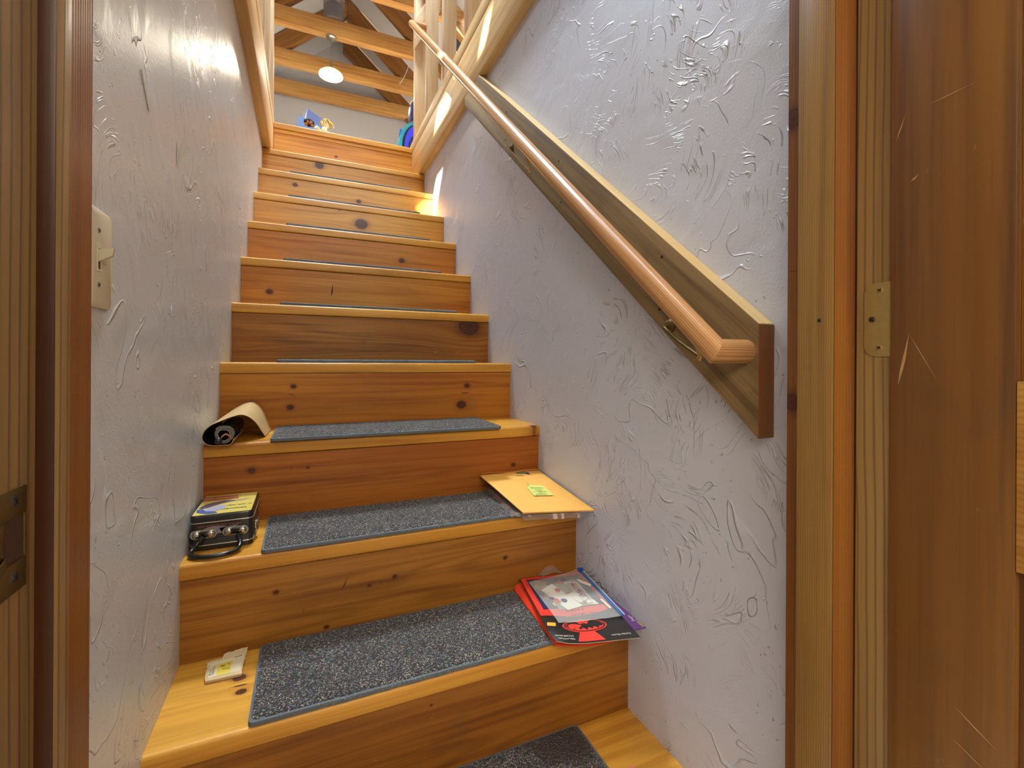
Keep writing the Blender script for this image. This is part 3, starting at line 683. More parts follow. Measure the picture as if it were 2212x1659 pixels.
cb = mk('cable', tube(smoothpath([(1.30, 4.95, 4.44), (1.29, 5.0, 4.38), (1.262, 5.04, 4.31), (1.235, 5.07, 4.26), (1.22, 5.12, 4.25)]), .004, 8), plain('grey_cable', (196, 194, 190), .5), None); prop(cb, 'pale grey cable hanging between two roof beams', 'cable')
po = mk('black_pole', cyl((1.352, 3.0, ZF), (1.352, 3.0, 4.05), .024), plain('black_pole_paint', (22, 24, 30), .35, vary=.1), None); prop(po, 'slim black pole behind the gap in the right railing posts', 'pole')

# ------------------------------------------------------------------ things on the loft floor
M_blue = plain('blue_card', (70, 98, 150), .35, coat=.3); M_blue2 = plain('blue_card_dark', (76, 88, 138), .45)
def card(name, a, b, c, d, th, m, lab, cat='folder', **k):
    o = mk(name, slab(bilerp(a, b, c, d), 4, 4, th), m, None); prop(o, lab, cat, **k); return o
card('folder', (.142, 3.075, ZF+.001), (.305, 3.10, ZF+.001), (.320, 3.16, ZF+.215), (.172, 3.135, ZF+.250), .012, M_blue, 'shiny blue folder standing on the loft floor behind the plush dog')
card('folder', (.165, 3.165, ZF+.001), (.30, 3.185, ZF+.001), (.330, 3.235, ZF+.306), (.229, 3.215, ZF+.352), .010, M_blue2, 'slate blue folder leaning behind the shiny blue folder, highest corner')
card('black_folder', (.165, 3.235, ZF+.001), (.26, 3.245, ZF+.001), (.262, 3.27, ZF+.32), (.203, 3.26, ZF+.352), .006, M_black, 'thin black sleeve peeking out behind the slate blue folder')
card('paper_stack', (.20, 3.265, ZF+.001), (.33, 3.275, ZF+.001), (.350, 3.305, ZF+.30), (.262, 3.295, ZF+.362), .008, M_paper, 'white and pale blue papers leaning behind the blue folders', 'papers')
# plush dog
M_fur = plain('black_fur', (34, 26, 22), .95, vary=.4, vscale=300); M_tan = plain('tan_fur', (176, 108, 58), .95, vary=.25, vscale=300)
dg = empty('plush_dog', (.232, 3.02, ZF), 'small black and tan plush dog sitting in front of the blue folders', 'plush toy')
mk('body', join(ball((.236, 3.035, ZF+.055), .040, s=(.8, .8, 1.3)), ball((.215, 3.0, ZF+.018), .020, s=(.8, 1.4, .8)), ball((.257, 3.0, ZF+.018), .020, s=(.8, 1.4, .8)), ball((.21, 3.01, ZF+.07), .014, s=(.8, .9, 1.7)), ball((.262, 3.01, ZF+.07), .014, s=(.8, .9, 1.7))), M_fur, dg)
mk('head', ball((.240, 3.005, ZF+.152), .027, s=(1.05, 1, .95)), M_fur, dg)
mk('ear', ball((.215, 3.005, ZF+.158), .011, s=(.7, .8, 1.4)), M_fur, dg); mk('ear', ball((.266, 3.005, ZF+.152), .011, s=(.7, .8, 1.5)), M_fur, dg)
mk('muzzle', join(ball((.235, 2.981, ZF+.146), .011), ball((.247, 2.981, ZF+.144), .011), ball((.222, 2.990, ZF+.132), .011), ball((.258, 2.988, ZF+.128), .011)), M_tan, dg)
mk('nose', ball((.241, 2.970, ZF+.152), .0055), M_black, dg); mk('brow', ball((.235, 2.982, ZF+.168), .003), M_tan, dg); mk('brow', ball((.247, 2.982, ZF+.167), .003), M_tan, dg)
# rag doll
M_cloth = plain('cream_cloth', (232, 214, 168), .9, vary=.08); M_hair = plain('blond_yarn', (226, 188, 112), .95, vary=.25, vscale=200)
dl = empty('rag_doll', (.335, 3.02, ZF), 'cream rag doll with blond yarn hair sitting beside the plush dog', 'doll')
mk('body', join(ball((.340, 3.03, ZF+.06), .036, s=(.9, .8, 1.5)), tube([(.318, 3.01, ZF+.105), (.300, 2.985, ZF+.108), (.283, 2.97, ZF+.118)], [.012, .011, .012]), tube([(.36, 3.02, ZF+.10), (.374, 3.0, ZF+.08), (.380, 2.985, ZF+.055)], [.012, .011, .012]),
    ball((.333, 2.965, ZF+.100), .020, s=(.9, .7, 1.3)), ball((.360, 2.972, ZF+.078), .018, s=(.8, .8, 1.3))), M_cloth, dl)
mk('head', ball((.338, 3.005, ZF+.158), .026, s=(1, .95, 1.12)), M_cloth, dl)
hq = []
for i in range(120):
    a = random.uniform(0, 2*math.pi); b = random.uniform(.1, 1.25)
    d = Vector((math.sin(b)*math.cos(a), math.sin(b)*math.sin(a), math.cos(b)))
    if d.y < -.45 and d.z < .6: continue
    c = Vector((.340, 3.008, ZF+.161)); p = c+d*.025; q = c+d*.036+Vector((.005, 0, .002)); e = q+Vector((d.x*.012+.006, d.y*.012, -.018+random.uniform(-.01, .010)))
    hq.append(tube([p, q, e], [.0042, .0038, .0026], 5))
mk('hair', join(*hq), M_hair, dl)['kind'] = 'stuff'
for x in (.329, .346): mk('eye', ball((x, 2.981, ZF+.162), .003), M_fur, dl)
# blue tubs at the right of the landing
M_tubb = plain('royal_blue_plastic', (52, 56, 214), .3, vary=.05, coat=.2); M_teal = plain('teal_plastic', (30, 150, 170), .4); M_navy = plain('navy_plastic', (24, 36, 92), .35)
tb = empty('storage_tub', (1.115, 3.46, ZF), 'royal blue arched plastic tub with a teal rim at the right end of the landing', 'storage tub')
def archp(ins, top=.508):
    P = []
    for i in range(41):
        t = math.pi*i/40; c, q = math.cos(t), math.sin(t)
        P.append((1.116-(.213-ins)*math.copysign(abs(c)**.72, c), ZF+.25+(top-.25-ins)*q**.80))
    return [(P[0][0], ZF+.002)]+P+[(P[-1][0], ZF+.002)]
mk('shell', prism(archp(0), 1, 3.37, 3.58), M_teal, tb)
mk('rim_groove', prism(archp(.024), 1, 3.362, 3.3695), M_black, tb)
mk('tub', prism(archp(.040), 1, 3.340, 3.3615, .006), M_tubb, tb)
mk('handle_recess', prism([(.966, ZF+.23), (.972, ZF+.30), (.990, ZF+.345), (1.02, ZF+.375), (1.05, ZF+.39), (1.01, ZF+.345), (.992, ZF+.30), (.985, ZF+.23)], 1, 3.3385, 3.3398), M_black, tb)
fl = mk('plastic_bag', slab(bilerp((.93, 3.60, ZF+.34), (.99, 3.60, ZF+.40), (.985, 3.62, ZF+.535), (.955, 3.62, ZF+.545)), 4, 4, .004), plain('blue_film', (30, 96, 190), .3), None); prop(fl, 'pointed corner of a blue plastic bag poking up behind the teal rim', 'plastic bag')
ub = mk('round_bucket', lathe([(.001, 0), (.10, 0), (.128, .02), (.14, .08), (.135, .145), (.12, .19), (.10, .205), (.001, .207)], (1.136, 3.475, ZF+.5085), n=40), M_navy, None); prop(ub, 'navy round bucket stacked on top of the royal blue tub', 'bucket')
mk('bucket_rim', lathe([(.121, .188), (.1245, .192), (.118, .1985), (.114, .196)], (1.136, 3.475, ZF+.5085), n=40), M_paper, ub)

# ------------------------------------------------------------------ things on step 4: rolled sheet
zt = 4*R_
ro = empty('rolled_sheet', (.05, 1.0, zt), 'black sheet with beige back, half unrolled on the left end of a step', 'rolled sheet')
M_ply = plain('beige_backing', (206, 172, 120), .55, vary=.12, vscale=8); M_inner = plain('black_print_and_gaps', (24, 22, 22), .5)
def osec(t):    # outer sheet cross section (x, z) at depth t
    f = t
    A = [(.066, .812), (.060, .800), (.045, .7985), (.028, .7985), (.012, .803), (.003, .815), (.006, .832), (.020, .847+.004*f), (.040, .856+.010*f), (.060, .863+.014*f), (.078, .866+.014*f), (.094, .858+.012*f), (.108, .841+.008*f), (.119, .819), (.127, .7995)]
    return [Vector((max(p.x, .0025), 0, max(p.z, .7990))) for p in smoothpath([(x, 0, z) for x, z in A], 4)]
sec0 = osec(0); NS = len(sec0)-1
def osheet(u, v):
    i = min(int(u*NS), NS-1); f = u*NS-i; p = osec(v)[i].lerp(osec(v)[i+1], f)
    fl = max(0, (u-.52)/.48); y0 = .893+.10*fl**1.2; y1 = 1.135
    return (p.x+.006*v, y0+(y1-y0)*v, p.z)
V, F = slab(osheet, 60, 10, -.0012)
osh = mk('sheet', (V, F), [M_ply, M_inner], ro, 50)
nn_ = 61*11
for pol in osh.data.polygons:
    if all(i < nn_ for i in pol.vertices): pol.material_index = 1
    else: pol.material_index = 0
def coil(u, v):
    a = u*2*math.pi*3.4; r = .011+.010*u+.001*math.sin(a*3)
    return (.046+r*math.cos(a), .898+.2*v+.004*u, .823+r*math.sin(a)*1.02)
cs = mk('inner_coil', slab(coil, 110, 4, .0009), [plain('coil_edge', (206, 200, 186), .5), M_inner], ro, 0)
for pol in cs.data.polygons:  # coil faces blackened: dark gaps between turns put into the colour
    sd = {i < 111*5 for i in pol.vertices}; pol.material_index = 0 if len(sd) == 2 else 1
di = mk('dowel', join(cyl((.036, .885, .8105), (.036, 1.10, .8105), .004, n=12), ball((.0365, .884, .8105), .0085)), plain('black_knob', (28, 28, 30), .3), ro)
sk = mk('cord_loop', tube(smoothpath([(.042, .89, .818), (.05, .888, .825), (.058, .889, .821), (.062, .892, .812)]), .0022, 6), plain('orange_cord', (176, 112, 70), .8), ro)
tw = mk('twig', tube([(.071, 1.128, .845), (.074, 1.14, .868), (.0745, 1.141, .874), (.084, 1.148, .893)], [.003, .0026, .0032, .0005], 6), plain('brown_twig', (130, 84, 66), .8), ro)

# ------------------------------------------------------------------ step 3: lunch tin
zt = 3*R_
lb = empty('lunch_tin', (.062, .84, zt), 'small black metal lunch tin with a yellow printed lid and a black carry handle', 'lunch box')
M_tin = plain('black_tin', (22, 19, 20), .32, coat=.3); M_rim = plain('rolled_tin_rim', (178, 168, 150), .3, .8); M_plast = plain('black_handle', (18, 18, 18), .22)
bx0, bx1, by0, by1 = .0025, .1215, .7575, .9215; bz0, bz1 = zt+.0003, .6725
def lring(ins, z, r=.012): return [(x, y, z) for x, y in rrect(bx0+ins, bx1-ins, by0+ins, by1-ins, max(r-ins, .004), 6)]
mk('body', loft([lring(.002, bz0), lring(.0008, bz0+.001), lring(.0008, .6085)]+[lring(.0015, .6095), lring(.0015, .6555)]), M_tin, lb)
mk('lid', loft([lring(.0008, .6585), lring(.0008, .6700), lring(.0025, bz1)]), M_tin, lb)
for z in (.609, .657): mk('rim', loft([lring(.0006, z-.0012), lring(-.0006, z-.0008), lring(-.001, z), lring(-.0006, z+.0008), lring(.0006, z+.0012)]), M_rim, lb)
LID = lambda u, v: (bx0+.0045+u*(bx1-bx0-.009), by0+.004+v*(by1-by0-.008), bz1)
art = mk('lid_print', on(LID, [quad2(0, 1, 0, 1)], .0003), plain('yellow_print', (226, 206, 108), .3, coat=.4), lb, 0)
def dec(name, par, P, polys, eps, rgb, rough=.4): return mk(name, on(P, polys, eps), plain(name+'_ink', rgb, rough), par, 0)
U, D = (-1, 0), (0, -1)
asp = (bx1-bx0-.009)/(by1-by0-.008)
dec('red_banner', lb, LID, [quad2(.005, .63, .83, .93), quad2(.0, .66, .70, .80)], .0005, (170, 62, 48))
tx = lambda s, x, y, h, b=.0: text2(s, x, y, h, (-1/asp, 0), (0, -1), b)
dec('banner_lettering', lb, LID, [tx("WE CAN'T WIN", .64, .775, .062), tx('WITHOUT THEM', .625, .905, .062)], .0007, (214, 190, 168))
dec('plain_artwork', lb, LID, [poly([(.02, .36), (.10, .52), (.24, .60), (.42, .66), (.60, .63), (.66, .585), (.56, .55), (.40, .50), (.30, .42), (.20, .34), (.10, .30)])], .0006, (88, 70, 84))
dec('plain_artwork', lb, LID, [poly([(.42, .545), (.62, .565), (.80, .60), (.93, .645), (.80, .64), (.64, .605), (.50, .58)])], .0008, (128, 112, 150))
dec('plain_artwork', lb, LID, [poly([(.10, .22), (.20, .32), (.34, .39), (.48, .41), (.50, .30), (.46, .17), (.30, .13), (.16, .15)])], .0008, (164, 162, 190))
dec('plain_artwork', lb, LID, [poly([(.02, .28), (.10, .30), (.18, .17), (.36, .11), (.42, .03), (.24, .015), (.10, .10), (.03, .16)])], .0009, (70, 92, 150))
dec('lid_lettering', lb, LID, [tx('Women', .90, .215, .095, .014), tx('in the war', .965, .375, .078, .012)], .0007, (52, 50, 70))
FR = lambda u, v: (bx0+.012+u*(bx1-bx0-.024), by0+.0008, .6115+v*.0425)
frt = lambda s, x, y, h: text2(s, x, y, h, (-1*.447, 0), (0, -1))
dec('front_lettering', lb, FR, [frt("WE CAN'T WIN WITHOUT THEM", .88, .93, .125)], .0006, (186, 96, 78))
dec('front_lettering', lb, FR, [frt('Women in the war', .80, .22, .11)], .0006, (128, 104, 84))
dec('front_graphic', lb, FR, [fan(ell(.40, .66, .27, .19, 24, -.12)), fan([(.45, .72), (.84, .84), (.70, .62), (.5, .52)])], .0005, (128, 122, 134))
for x0_, x1_ in ((.0050, .0535), (.0635, .1125)):
    z = .6333; hp = mk('handle_plate', prism(rrect(x0_, x1_, z-.0095, z+.0095, .0094, 8), 1, by0-.0012, by0+.0007), M_steel, lb)
    for c in (x0_+.0115, x1_-.0115): mk('handle_boss', ball((c, by0-.0012, z), .0085, s=(1.05, .75, 1.0)), M_steel, hp)
    mk('hinge_block', box((x0_+.016, by0-.006, z-.0055), (x1_-.016, by0-.0005, z+.0055), .001), M_plast, hp)
mk('handle', tube(smoothpath([(.0300, .7500, .6305), (.0200, .7450, .6185), (.0130, .7360, .6092), (.0115, .7240, .6052), (.0180, .7120, .6046), (.0320, .7040, .6046), (.0530, .7000, .6046), (.0750, .7030, .6048), (.0910, .7120, .6052), (.0985, .7250, .6085), (.0985, .7380, .6165), (.0920, .7470, .6275)], 6), .0048, 12), M_plast, lb)
mk('latch', join(box((bx1-.001, .792, .622), (bx1+.003, .812, .640), .0006), cyl((bx1+.004, .790, .6395), (bx1+.004, .814, .6395), .0025, n=10), box((bx1+.001, .795, .606), (bx1+.0035, .809, .622), .0006), cyl((bx1+.004, .792, .6165), (bx1+.004, .812, .6165), .002, n=10)), M_steel, lb)

# ------------------------------------------------------------------ step 3: plastic wrapped bundle, envelope, sticky note
bgz = zt+.0105
cn = random.Random(5)
def crumple(u, v, s=1): return mnoise.noise(Vector((u*9, v*11, 3.3)))*.6+mnoise.noise(Vector((u*23, v*26, 9.1)))*.4
bag = empty('plastic_bag', (.80, .78, zt), 'crinkled clear plastic bag bundle lying under the manila envelope', 'plastic bag')
M_film = plain('clear_film', (238, 238, 244), .12, trans=.75, alpha=.26, ior=1.35, vary=0, coat=.9)
QB = bilerp((.716, .664, 0), (.884, .612, 0), (.906, .92, 0), (.735, .92, 0))
def bagtop(u, v):
    p = QB(u, v); e = min(u, 1-u, v, 1-v); e = min(1, e*9)
    return (p.x, p.y, bgz+.0012+.013*e**.6+.0035*crumple(u, v)*(1-.4*e)+.010*v*e)
def bagbot(u, v):
    p = QB(u, v); return (p.x, p.y, bgz+.0008+.0012*abs(crumple(u+3, v)))
mk('bag_film', slab(bagtop, 40, 40, .0004), M_film, bag, 70)
def fold(u, v):     # ruffled loose film along the left and front edge
    s = u*.55
    if s < .31: p = Vector((.742-.030*s/.31, .925-.27*s/.31, 0)); nrm = Vector((-1, 0, 0)); f = 0
    else: p = Vector((.712+.165*(s-.31)/.24, .662-.046*(s-.31)/.24, 0)); nrm = Vector((-.25, -1, 0)); f = min(1, (s-.31)/.03)
    wv = math.sin(s*140)*.35+math.sin(s*61+2)*.5
    h0 = bgz+.012; z = h0+(-.010*v if not f else (-.017*f)*v)+.0035*wv*v
    return p+nrm*(.010+.006*wv)*v+Vector((0, 0, max(z, bgz+.0008) if not f else z))
mk('bag_fold', slab(fold, 90, 4, .0003), M_film, bag, 70)
mk('bag_contents', join(slab(lambda u, v: QB(.06+u*.88, .05+v*.9)+Vector((0, 0, bgz+.0065)), 6, 6, .005), slab(lambda u, v: QB(.10+u*.84, .07+v*.86)+Vector((0, 0, bgz+.0125)), 6, 6, .0055)), plain('dark_magazines', (92, 72, 66), .5, vary=.35, vscale=60), bag)
en = empty('envelope', (.81, .77, zt+.03), 'orange manila padded envelope resting on the plastic bag against the right wall', 'envelope')
M_man = plain('manila_paper', (238, 178, 84), .6, vary=.07, vscale=9); M_mano = plain('manila_flap', (226, 142, 62), .6, vary=.08)
EQ = bilerp((.7225, .638, .6270), (.9085, .600, .6215), (.9085, .9240, .6560), (.7105, .9240, .6580))
def env(u, v):
    p = EQ(u, v); b = (u*(1-u)*4)**.5*(v*(1-v)*4)**.5
    lift = .006*b+.0012*mnoise.noise(Vector((u*5, v*6, 1.7)))*b
    ridge = -.004*math.exp(-((v-.80)/.05)**2)*min(1, u*5, (1-u)*5)
    return (p.x, p.y, p.z+lift+ridge)
mk('body', slab(env, 30, 34, .0035), M_man, en, 60)
mk('flap_edge', slab(lambda u, v: (EQ(u, 1).x, .9235-.014*(1-v), EQ(u, 1).z+.0022+.0015*math.sin(u*9)+.004*(1-v)*(1-u)), 20, 3, .0012), M_mano, en)
ES = lambda x, y: (0, 0)
def invq(Q, x, y):
    u = v = .5
    for _ in range(30):
        p = Q(u, v); du = (Q(u+1e-4, v)-p)/1e-4; dv = (Q(u, v+1e-4)-p)/1e-4; ex, ey = x-p.x, y-p.y; det = du.x*dv.y-du.y*dv.x
        u += (ex*dv.y-ey*dv.x)/det; v += (du.x*ey-du.y*ex)/det
    return u, v
sq = [invq(EQ, x, y) for x, y in ((.822, .892), (.852, .885), (.855, .905), (.826, .912))]
mk('postage_stamp', on(env, [fan(sq)], .0006), plain('stamp_green', (120, 140, 104), .5, vary=.3, vscale=200), en, 0)
mk('postmark', on(env, [text2('~~', *invq(EQ, .815, .872), .09, (1, -.15), (.15, 1)), fan([invq(EQ, x, y) for x, y in ((.850, .883), (.862, .878), (.864, .896), (.853, .903))])], .0005), plain('postmark_ink', (70, 62, 72), .6), en, 0)
nt_ = empty('sticky_note', (.82, .74, .648), 'yellow-green sticky note with handwriting on the manila envelope', 'sticky note')
NQ = [invq(EQ, x, y) for x, y in ((.7905, .7110), (.8440, .6990), (.8500, .7760), (.8010, .7900))]
def note(u, v):
    a, b, c, d = NQ; uu = (a[0]*(1-u)+b[0]*u)*(1-v)+(d[0]*(1-u)+c[0]*u)*v; vv = (a[1]*(1-u)+b[1]*u)*(1-v)+(d[1]*(1-u)+c[1]*u)*v
    p = Vector(env(uu, vv)); cur = max(0, .22-(u+1-v)*.9); return p+Vector((cur*.02, -cur*.03, .0012+.05*cur+.0012*(1-v)))
mk('paper', slab(note, 14, 14, .0003), plain('note_paper', (206, 214, 110), .7), nt_, 60)
mk('handwriting', on(note, [text2('Grandma', .16, .66, .19), text2('cards', .30, .47, .19), text2('1  1995-96', .14, .29, .16), text2('with a', .32, .16, .15), text2('photo box', .12, .03, .14)], .0004), plain('note_ink', (66, 78, 46), .6), nt_, 0)

# ------------------------------------------------------------------ step 2: torn label
zt = 2*R_
tl = empty('torn_label', (.088, .65, zt), 'torn beige wrapper scrap with a yellow printed patch, lying left of the lowest full mat', 'torn label')
M_kraft = plain('kraft_paper', (214, 190, 148), .75, vary=.12, vscale=120)
LQ = bilerp((.0565, .6085, 0), (.1155, .6060, 0), (.1195, .6890, 0), (.0515, .6760, 0))
def lab(u, v):
    vj = v+(.05*mnoise.noise(Vector((u*9, 2, 0))) if v > .9 else 0)*((v-.9)*10); uj = u+(.035*mnoise.noise(Vector((v*8, 5, 0))) if u > .9 or u < .1 else 0)
    if v > .75 and u < .38: vj = min(vj, .80+.05*mnoise.noise(Vector((u*20, 1, 4))))
    p = LQ(uj, vj); fr = max(0, (.13-v)/.13)
    return (p.x, p.y+.006*fr*fr, zt+.0012+.0115*math.sin(min(1, v*1.25+.35)*1.7)*.75-.006*fr*fr+.012*max(0, v-.72))
mk('wrapper', slab(lab, 40, 40, .0008), M_kraft, tl, 60)
mk('folded_edge', tube([lab(i/16, .055) for i in range(17)], .0026, 8), M_kraft, tl)
P_ = lambda u, v: lab(u, v)
mk('white_sticker', on(P_, [quad2(.08, .95, .14, .76, 10, 6)], .0004), plain('sticker_white', (222, 208, 172), .55, vary=.05), tl, 0)
mk('yellow_patch', on(P_, [quad2(.30, .66, .14, .60, 6, 6)], .0006), plain('sticker_yellow', (226, 202, 70), .5), tl, 0)
ink = plain('label_ink', (72, 62, 44), .6)
mk('label_lettering', on(P_, [text2('B', .37, .52, .14, (0, -1), (1.1, 0), .008), text2('3', .44, .38, .14, (0, -1), (1.1, 0), .008), text2('27', .55, .56, .10, (0, -1), (1, 0)), text2('12', .57, .38, .10, (0, -1), (1, 0)), text2('FOLD HERE', .17, .60, .075, (0, -1), (1, 0)), text2('PULL 86', .10, .44, .07, (0, -1), (1, 0)), quad2(.69, .90, .715, .74)], .0008), ink, tl, 0)
# pink paper at the front of the first step
pp = mk('pink_paper', slab(lambda u, v: (.770+.053*u, .255+.083*v-.018*(1-u)*v, R_+.0009+.006*math.sin(u*3.1)*v), 10, 10, .0006), plain('salmon_paper', (242, 132, 124), .6), None); prop(pp, 'salmon pink paper scrap at the bottom photo edge beside the lowest mat', 'paper')

# ------------------------------------------------------------------ step 2: red folder, booklet, sticker book, zip bag
z2 = zt+.0107
rf = empty('red_folder', (.80, .56, z2), 'glossy red plastic folder at the bottom of the pile beside the right wall', 'folder')
RQ = bilerp((.706, .440, 0), (.846, .404, 0), (.909, .690, 0), (.722, .691, 0))
M_redp = plain('red_plastic', (238, 66, 44), .28, coat=.3, vary=.03)
def rtop_(u, v):
    p = RQ(u, v); e = min(1, u*7); fr = min(1, v*9)
    return (p.x, p.y-.012*math.sin(math.pi*u)*(1-fr), z2+.0004+.0115*math.sqrt(max(0, 1-(1-e)**2))*(.25+.75*fr)+.004*v)
mk('cover', slab(rtop_, 24, 24, .0012), M_redp, rf, 60)
mk('back_cover', slab(lambda u, v: (RQ(u, v).x, RQ(u, v).y-.012*math.sin(math.pi*u)*(1-min(1, v*9)), z2+.0008), 10, 10, .0006), M_redp, rf, 60)
zb_ = z2+.0205
bl = empty('leaflet', (.88, .5, zb_), 'purple and blue printed leaflet sticking out on the wall side of the pile', 'leaflet')
BQ = bilerp((.8700, .4035, zb_-.0075), (.9080, .3980, zb_-.0055), (.9125, .660, zb_-.0005), (.868, .66, zb_-.0015))
mk('pages', slab(BQ, 6, 12, .0014), plain('purple_print', (104, 58, 128), .35, coat=.3, vary=.2, vscale=40), bl, 60)
mk('leaflet_lettering', on(BQ, [text2('INSIDE', .95, .010, .17, (0, .17), (-1, 0), .01)], .0006), plain('leaflet_yellow', (222, 206, 84), .5), bl, 0)
mk('leaflet_lettering', on(BQ, [text2('Right', .86, .125, .22, (0, .16), (-1, 0), .01), quad2(.62, .97, .112, .118)], .0006), plain('leaflet_white', (224, 216, 228), .5), bl, 0)
sb = empty('sticker_book', (.80, .54, zb_), 'black and red sticker book with an emblem, lying on the red folder', 'book')
SQ = bilerp((.6900, .4165, 0), (.8690, .3690, 0), (.908, .668, 0), (.7385, .6900, 0))
def book(u, v, h=0):
    p = SQ(u, v); c = max(0, 1-u*5)*max(0, 1-v*4)
    fx = -.010*max(0, 1-u*6)*max(0, 1-v*6); fy = .012*max(0, 1-u*7)*max(0, 1-v*5)
    sag = -.006*max(0, .30-v)/.30*(1-u*.4)
    return (p.x-fx, p.y+fy, zb_+.0016+.0035*v+.0040*math.exp(-((u-.12)/.16)**2)*(1-.55*v)+sag+h+.012*max(0, u-.86)*max(0, v-.3)*4)
mk('pages', slab(lambda u, v: book(.006+.988*u, .004+.99*v, -.0006), 30, 30, .0022), plain('page_paper', (206, 190, 156), .7), sb, 60)
mk('cover', slab(lambda u, v: book(u, v, 0), 36, 36, .0005), plain('black_cover', (34, 32, 30), .35, coat=.3, vary=.2, vscale=40), sb, 60)
bk = lambda pts: [invq(SQ, x, y) for x, y in pts]
M_red = plain('cover_red', (236, 62, 48), .35, coat=.3)
def strips(poly_lo, poly_hi, n=16):   # ruled band between two (u,v) polylines
    vs = list(poly_lo)+list(poly_hi); m = len(poly_lo); return vs, [(i, i+1, m+i+1, m+i) for i in range(m-1)]
lin = lambda a, b, n=14: [(a[0]+(b[0]-a[0])*i/n, a[1]+(b[1]-a[1])*i/n) for i in range(n+1)]
mk('cover_red_field', on(book, [quad2(.01, .99, .385, .99, 20, 14), strips(lin((.01, .385), (.99, .385)), [(x, .385-.075*math.sin(math.pi*(.12+.85*x))) for x, _ in lin((.01, 0), (.99, 0))])], .0004), M_red, sb, 0)
mk('cover_picture', on(book, [quad2(.085, .93, .43, .95, 20, 14)], .0007), plain('picture_navy', (52, 56, 104), .35, coat=.3, vary=.35, vscale=45), sb, 0)
mk('cover_picture_patch', on(book, [fan([(.13, .78), (.30, .72), (.36, .88), (.20, .93)]), fan([(.18, .60), (.26, .56), (.30, .64), (.22, .68)])], .0010), plain('picture_tan', (176, 128, 88), .4, vary=.3, vscale=60), sb, 0)
mk('cover_picture_patch', on(book, [fan(ell(.30, .50, .055, .035)), fan([(.24, .70), (.36, .60), (.46, .66), (.34, .76)])], .0011), plain('picture_yellow', (222, 206, 92), .4), sb, 0)
mk('cover_beam', on(book, [strips(lin((.28, .012), (.60, .012)), lin((.36, .115), (.54, .115)))], .0007), M_red, sb, 0)
EC = (.465, .185)
mk('emblem_field', on(book, [fan(ell(EC[0], EC[1], .272, .074, 44))], .0007), M_red, sb, 0)
mk('emblem_field', on(book, [fan(ell(EC[0], EC[1], .255, .066, 44))], .0009), M_black, sb, 0)
mk('emblem_field', on(book, [fan(ell(EC[0], EC[1], .236, .058, 44))], .0011), M_red, sb, 0)
half = [(0, -.020), (.010, -.034), (.022, -.020), (.048, -.016), (.072, -.046), (.105, -.052), (.15, -.047), (.20, -.028), (.233, .0), (.205, .020), (.168, .018), (.150, .044), (.122, .022), (.088, .020), (.074, .048), (.045, .024), (.020, .030), (0, .056)]
def yat(P, x):
    P = sorted(P)
    for (xa, ya), (xb, yb) in zip(P, P[1:]):
        if xa <= x <= xb: return ya+(yb-ya)*(x-xa)/max(xb-xa, 1e-6)
    return P[-1][1]
bx_ = [-.233+.466*i/60 for i in range(61)]
up_, lo_ = half[:9], half[8:]
mk('emblem', on(book, [strips([(EC[0]+x, EC[1]-yat(up_, abs(x))) for x in bx_], [(EC[0]+x, EC[1]-yat(lo_, abs(x))) for x in bx_])], .0014), M_black, sb, 0)
td = lambda s, x, y, h, b=0: text2(s, x, y, h, (-1.55, 0), (0, -1), b)
mk('cover_title', on(book, [td('BATMAN', .72, .345, .052, .01), td('& ROBIN', .60, .405, .040, .01)], .0009), plain('title_dark', (92, 26, 24), .4), sb, 0)
M_lw = plain('letter_white', (222, 216, 206), .5)
for a_ in (('TELL-A-STORY', .262, .050, .021, .015), ('STICKER BOOK', .262, .084, .021, .015), ('Golden Books', .93, .058, .026)): mk('cover_lettering', on(book, [td(*a_)], .0008), M_lw, sb, 0)
tg = bk(((.7045, .4752), (.7200, .4650), (.7255, .4755), (.7096, .4850)))
mk('price_sticker', on(book, [fan(tg)], .0009), plain('price_orange', (244, 176, 48), .5), sb, 0)
# zip bag with stickers inside
zp = empty('zip_bag', (.82, .56, zb_+.008), 'clear plastic bag of paper bits with a blue zipper, on the sticker book', 'plastic bag')
ZQ = bilerp((.7290, .4690, 0), (.8810, .4385, 0), (.9085, .6700, 0), (.7480, .6560, 0))
zi = lambda x, y: invq(ZQ, x, y)
def zbag(u, v, h=0):
    p = ZQ(u, v); a, b = invq(SQ, p.x, p.y); q = book(min(1, max(0, a)), min(1, max(0, b)))
    return (p.x, p.y, q[2]+.0042+.0016*crumple(u*.7, v*.7)+h)
inner = lambda u, v: zbag(u, v, -.0016)
mk('paper_card', on(inner, [quad2(.16, .78, .27, .84, 8, 8)], 0), plain('grey_card', (150, 146, 136), .6), zp, 0)
def patch(a, b, c, d, n=6):
    L = lambda p, q, t: (p[0]+(q[0]-p[0])*t, p[1]+(q[1]-p[1])*t)
    vs = [L(L(a, b, i/n), L(d, c, i/n), j/n) for j in range(n+1) for i in range(n+1)]
    return vs, [(j*(n+1)+i, j*(n+1)+i+1, (j+1)*(n+1)+i+1, (j+1)*(n+1)+i) for j in range(n) for i in range(n)]
for P_b in (((.28, .24), (.54, .28), (.35, .85), (.10, .75)), ((.54, .34), (.72, .40), (.60, .60), (.44, .54)), ((.62, .29), (.80, .26), (.78, .36), (.68, .38))):
    mk('paper_bit', on(inner, [patch(*P_b)], .0005), M_paper, zp, 0)
mk('sticker_bits', on(inner, [fan(ell(.50, .84, .06, .045)), fan(ell(.36, .68, .045, .05)), fan(ell(.22, .45, .05, .07))], .0011), plain('sticker_orange', (222, 92, 52), .5, vary=.35, vscale=110), zp, 0)
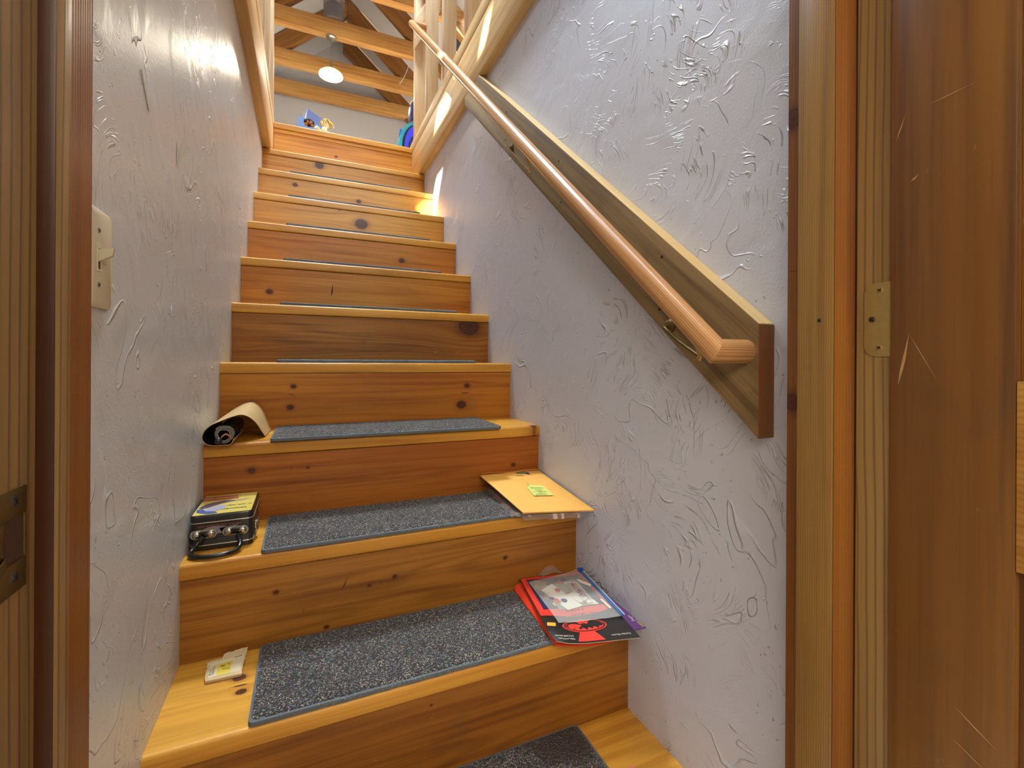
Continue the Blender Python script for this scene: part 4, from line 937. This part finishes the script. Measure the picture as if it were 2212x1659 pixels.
mk('sticker_bits', on(inner, [fan(ell(.58, .87, .05, .035)), fan(ell(.47, .90, .03, .025)), fan(ell(.17, .52, .04, .035)), fan(ell(.33, .44, .05, .045))], .0013), plain('sticker_blue', (70, 72, 150), .5, vary=.35, vscale=110), zp, 0)
film = plain('zip_film', (240, 240, 236), .18, alpha=.20, vary=0, coat=.3)
mk('bag_film', slab(zbag, 30, 30, .0004), film, zp, 60)
wr = lambda u, v: zbag(u, v, .0003)
W0 = [zi(x, y) for x, y in ((.8316, .5135), (.8485, .5125), (.8620, .6095), (.8320, .6195))]
fr_ = []
for i in range(4):
    a, b = W0[i], W0[(i+1) % 4]; d = Vector((b[0]-a[0], b[1]-a[1])).normalized(); n_ = Vector((-d.y, d.x))*.012
    fr_.append(([a, b, (b[0]+n_.x, b[1]+n_.y), (a[0]+n_.x, a[1]+n_.y)], [(0, 1, 2, 3)]))
mk('brand_frame', on(wr, fr_, .0006), plain('frame_white', (236, 232, 226), .5), zp, 0)
hx = .60
mk('brand_lettering', on(wr, [text2('Hefty', .615, .785, .205, (.03, -.80), (.60, .05), .03)], .0006), plain('letter_outline', (236, 232, 228), .5), zp, 0)
mk('brand_lettering', on(wr, [text2('Hefty', .617, .782, .200, (.03, -.80), (.60, .05), .0)], .0009), plain('letter_redblue', (150, 62, 84), .5), zp, 0)
for q_ in (((.868, .602), (.882, .575), (.888, .583), (.876, .622), (.869, .623)), ((.868, .516), (.866, .472), (.872, .474), (.874, .516))): mk('label_strip', on(wr, [fan([zi(x, y) for x, y in q_])], .0006), M_paper, zp, 0)
mk('zipper', slab(lambda u, v: Vector(zbag(.945+.05*u, v, .0012)), 3, 40, .0012), plain('zipper_blue', (44, 96, 168), .35), zp, 60)
mk('zipper_teeth', on(lambda u, v: Vector(zbag(.945+.05*u, v, .0012)), [quad2(.15, .8, .03+i*.0235, .03+i*.0235+.009) for i in range(38)], .0004), plain('zipper_light', (120, 160, 206), .35), zp, 0)
mk('zipper_rail', tube([Vector(zbag(1.0, i/30, .0022)) for i in range(31)], .0012, 6), plain('zip_white', (220, 226, 232), .3), zp)
mk('slider', slab(lambda u, v: Vector(zbag(.93+.085*u, .90+.06*v, .0045)), 4, 4, .004), plain('slider_blue', (20, 84, 180), .3), zp)
cwp = mk('crumpled_film', slab(lambda u, v: (.795+.06*u, .668+.020*v, zb_+.009+.018*math.sin(u*3.1)*(.4+.6*v)+.004*crumple(u*2, v*2)), 24, 16, .0003), M_film, None); prop(cwp, 'small crumpled piece of clear film behind the sticker book against the riser', 'plastic film')
